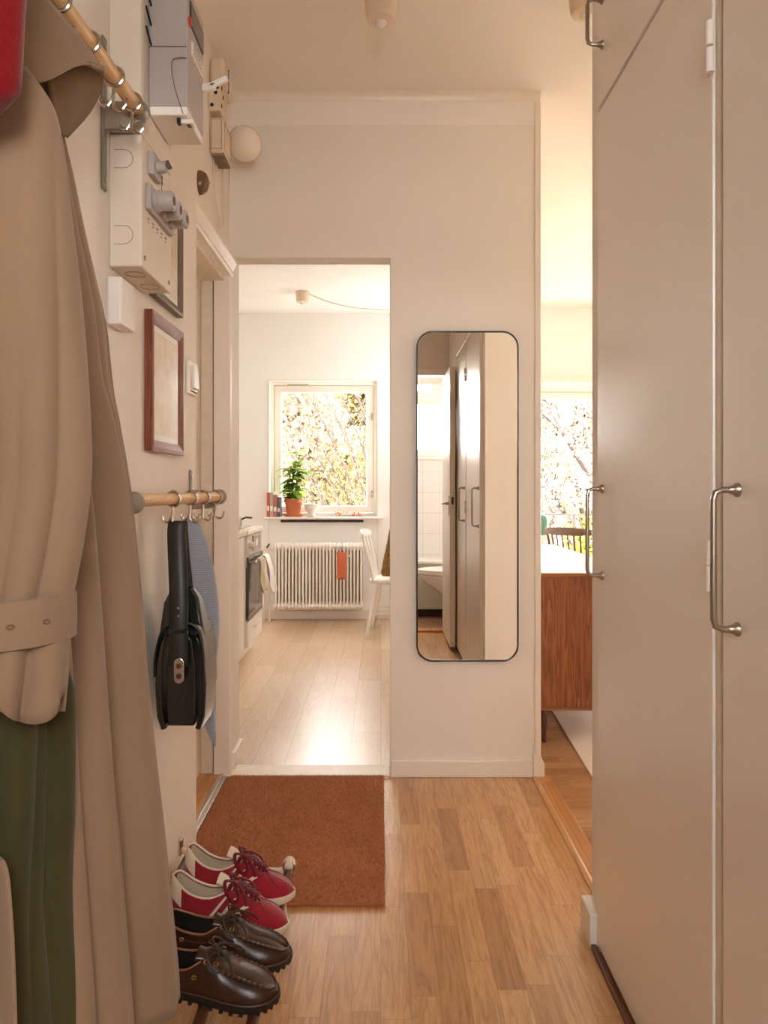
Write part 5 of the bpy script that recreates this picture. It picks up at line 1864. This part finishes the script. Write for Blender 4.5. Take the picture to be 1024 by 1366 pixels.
struct(MB().box(-.8, 1.1, -1.0, -.985, 2.09, 2.10), 'trim_15', M['trim'])

# ------------------------------------------------------------------ outside
struct(MB().box(-30, 30, YF + 1.6, 45, -3.1, -3.0), 'ground', M['ground'])
t = thing('balcony_railing', 'thin dark iron balcony railing outside the living-room window', 'railing', (2.2, 7.5, -.2))
r_ = MB()
r_.box(1.0, 4.3, 7.49, 7.51, .835, .852)
for x in (1.05, 1.93, 2.9, 3.9):
    r_.box(x - .011, x + .011, 7.49, 7.51, -.2, .835)
r_.build('rail_frame', M['rail_iron'], t)
struct(MB().box(.7, 4.4, 6.63, 7.6, -.32, -.2), 'trim_16', M['plastic_old'])


def tree(label, base, lean, height, seed, lm, nleaf, lsize, spread=1.0, levels=4, cat='tree', name='tree', group=None, thick=.09):
    rr = random.Random(seed)
    t = thing(name, label, cat, base, group)
    br = MB()
    tips = []

    def grow(p, d, L, r, lev):
        n = 4
        pts = [p]
        q = p
        dd = Vector(d)
        for i in range(n):
            dd = (dd + Vector((rr.uniform(-1, 1), rr.uniform(-1, 1), rr.uniform(-.4, .6))) * .13).normalized()
            q = q + dd * L / n
            pts.append(q)
        if min(q.y for q in pts) < YF + 1.7:
            return
        br.tube(pts, [r * (1 - .45 * i / n) for i in range(n + 1)], 6 if lev < 2 else 4)
        if lev >= 2:
            tips.extend((pts[i], dd) for i in range(1, n + 1))
        if lev < levels:
            for k in range(rr.choice((3, 4)) if lev else 9):
                f = rr.uniform(.15, 1.) if lev else rr.uniform(.3, 1.)
                i = min(n - 1, int(f * n))
                s = pts[i].lerp(pts[i + 1], f * n - i) if f < 1 else pts[-1]
                ax = Vector((rr.uniform(-1, 1), rr.uniform(-1, 1), rr.uniform(-.2, .7))).normalized()
                nd = (dd + ax * spread * .85).normalized()
                grow(s, nd, L * rr.uniform(.42, .62), r * .5, lev + 1)
    grow(Vector(base), Vector(lean).normalized(), height, thick, 0)
    tips = [q for q in tips if q[0].y > YF + 2.2]
    br.build('branches', M['bark'], t, smooth=True, recalc=False)
    lv = MB()
    vs, fs = [], []
    for i in range(nleaf):
        p, d = tips[rr.randrange(len(tips))]
        c = p + Vector((rr.gauss(0, 1), rr.gauss(0, 1), rr.gauss(0, 1))) * .16
        u = Vector((rr.gauss(0, 1), rr.gauss(0, 1), rr.gauss(0, 1))).normalized()
        v = u.orthogonal().normalized()
        s = lsize * rr.uniform(.6, 1.3)
        b = len(vs)
        vs += [c - u * s, c + v * s * .55, c + u * s, c - v * s * .55]
        fs.append((b, b + 1, b + 2, b + 3))
    lv.v, lv.f = vs, fs
    o = lv.build('foliage', M[lm], t, recalc=False)
    return t


# many-stemmed shrub fanning up to the left outside the kitchen window
rr = random.Random(17)
t = thing('shrub', 'many-stemmed pale-leaved shrub fanning diagonally across the kitchen window', 'shrub', (.35, 8.9, -3), 'trees outside the windows')
br, lv = MB(), MB()
vs, fs = [], []


def shrub_leaf(c, s):
    u = Vector((rr.gauss(0, 1), rr.gauss(0, 1), rr.gauss(0, 1))).normalized()
    v = u.orthogonal().normalized()
    b = len(vs)
    vs.extend([c - u * s, c + v * s * .6, c + u * s, c - v * s * .6])
    fs.append((b, b + 1, b + 2, b + 3))


for i in range(15):
    k = i / 14
    y = 8.9 + rr.uniform(-.5, .7)
    base = Vector((.42 + rr.uniform(-.1, .1), y, -3))
    mid = Vector((.30 - .75 * k + rr.uniform(-.05, .05), y, .9 - .9 * k))
    end = Vector((-.15 - 1.55 * k + rr.uniform(-.1, .1), y + rr.uniform(-.2, .2), 3.3 - 1.5 * k))
    sp = spline([base, base.lerp(mid, .55) + Vector((.10, 0, 0)), mid, mid.lerp(end, .5) + Vector((.06, 0, .05)), end], 7)
    N = len(sp)
    br.tube(sp, [.026 * (1 - .75 * q / N) for q in range(N)], 6)
    for q in range(N // 2, N):
        for _ in range(2):
            d = (sp[q] - sp[q - 1]).normalized()
            d = (d + Vector((rr.uniform(-.9, .9), rr.uniform(-.7, .7), rr.uniform(-.3, .7)))).normalized()
            L = rr.uniform(.25, .6)
            tw = [sp[q], sp[q] + d * L * .5 + Vector((0, 0, rr.uniform(-.03, .05))), sp[q] + d * L]
            br.tube(tw, [.0065, .005, .003], 4)
            for _ in range(22):
                f = rr.random()
                c = tw[0].lerp(tw[2], f) + Vector((rr.gauss(0, .035), rr.gauss(0, .035), rr.gauss(0, .035)))
                shrub_leaf(c, rr.uniform(.009, .020))
br.build('branches', M['bark'], t, smooth=True, recalc=False)
lv.v, lv.f = vs, fs
lv.build('foliage', M['leaf_pale'], t, recalc=False)
tree('cream-flowering tree outside the living-room window', (2.6, 11.5, -3), (.05, 0, 1), 4.2, 9, 'leaf_cream', 26000, .034, 1.1, 4, group='trees outside the windows')
tree('bright green bush at the lower right of the living-room window', (3.1, 10.0, -3), (0, 0, 1), 2.4, 21, 'leaf_green', 9000, .045, 1.0, 3, 'bush', 'bush')
for k, (x, y, sd, lm, lab) in enumerate(((-2.6, 14, 31, 'leaf_cream', 'large pale tree far behind the left part of the kitchen window'), (-.9, 15.5, 33, 'leaf_pale', 'large yellowish tree far behind the right part of the kitchen window'),
                                         (3.4, 16.5, 35, 'leaf_cream', 'large cream tree far behind the living-room window'), (6.4, 16, 37, 'leaf_pale', 'large yellowish tree far right outside the living-room window'))):
    tree(lab, (x, y, -3), (0, 0, 1), 5.6, sd, lm, 26000, .11, 1.15, 4, group='trees outside the windows')
for k, (x, y, sd, lm, lab) in enumerate(((-1.9, 12.6, 51, 'leaf_cream', 'low cream bush behind the potted plant, outside the kitchen window'), (-.7, 12.9, 53, 'leaf_pale', 'low yellowish bush outside the middle of the kitchen window'),
                                         (1.9, 13.2, 55, 'leaf_cream', 'low cream bush outside the left edge of the living-room window'))):
    tree(lab, (x, y, -3), (0, 0, 1), 3.0, sd, lm, 12000, .075, 1.1, 3, 'bush', 'bush', group='trees outside the windows')
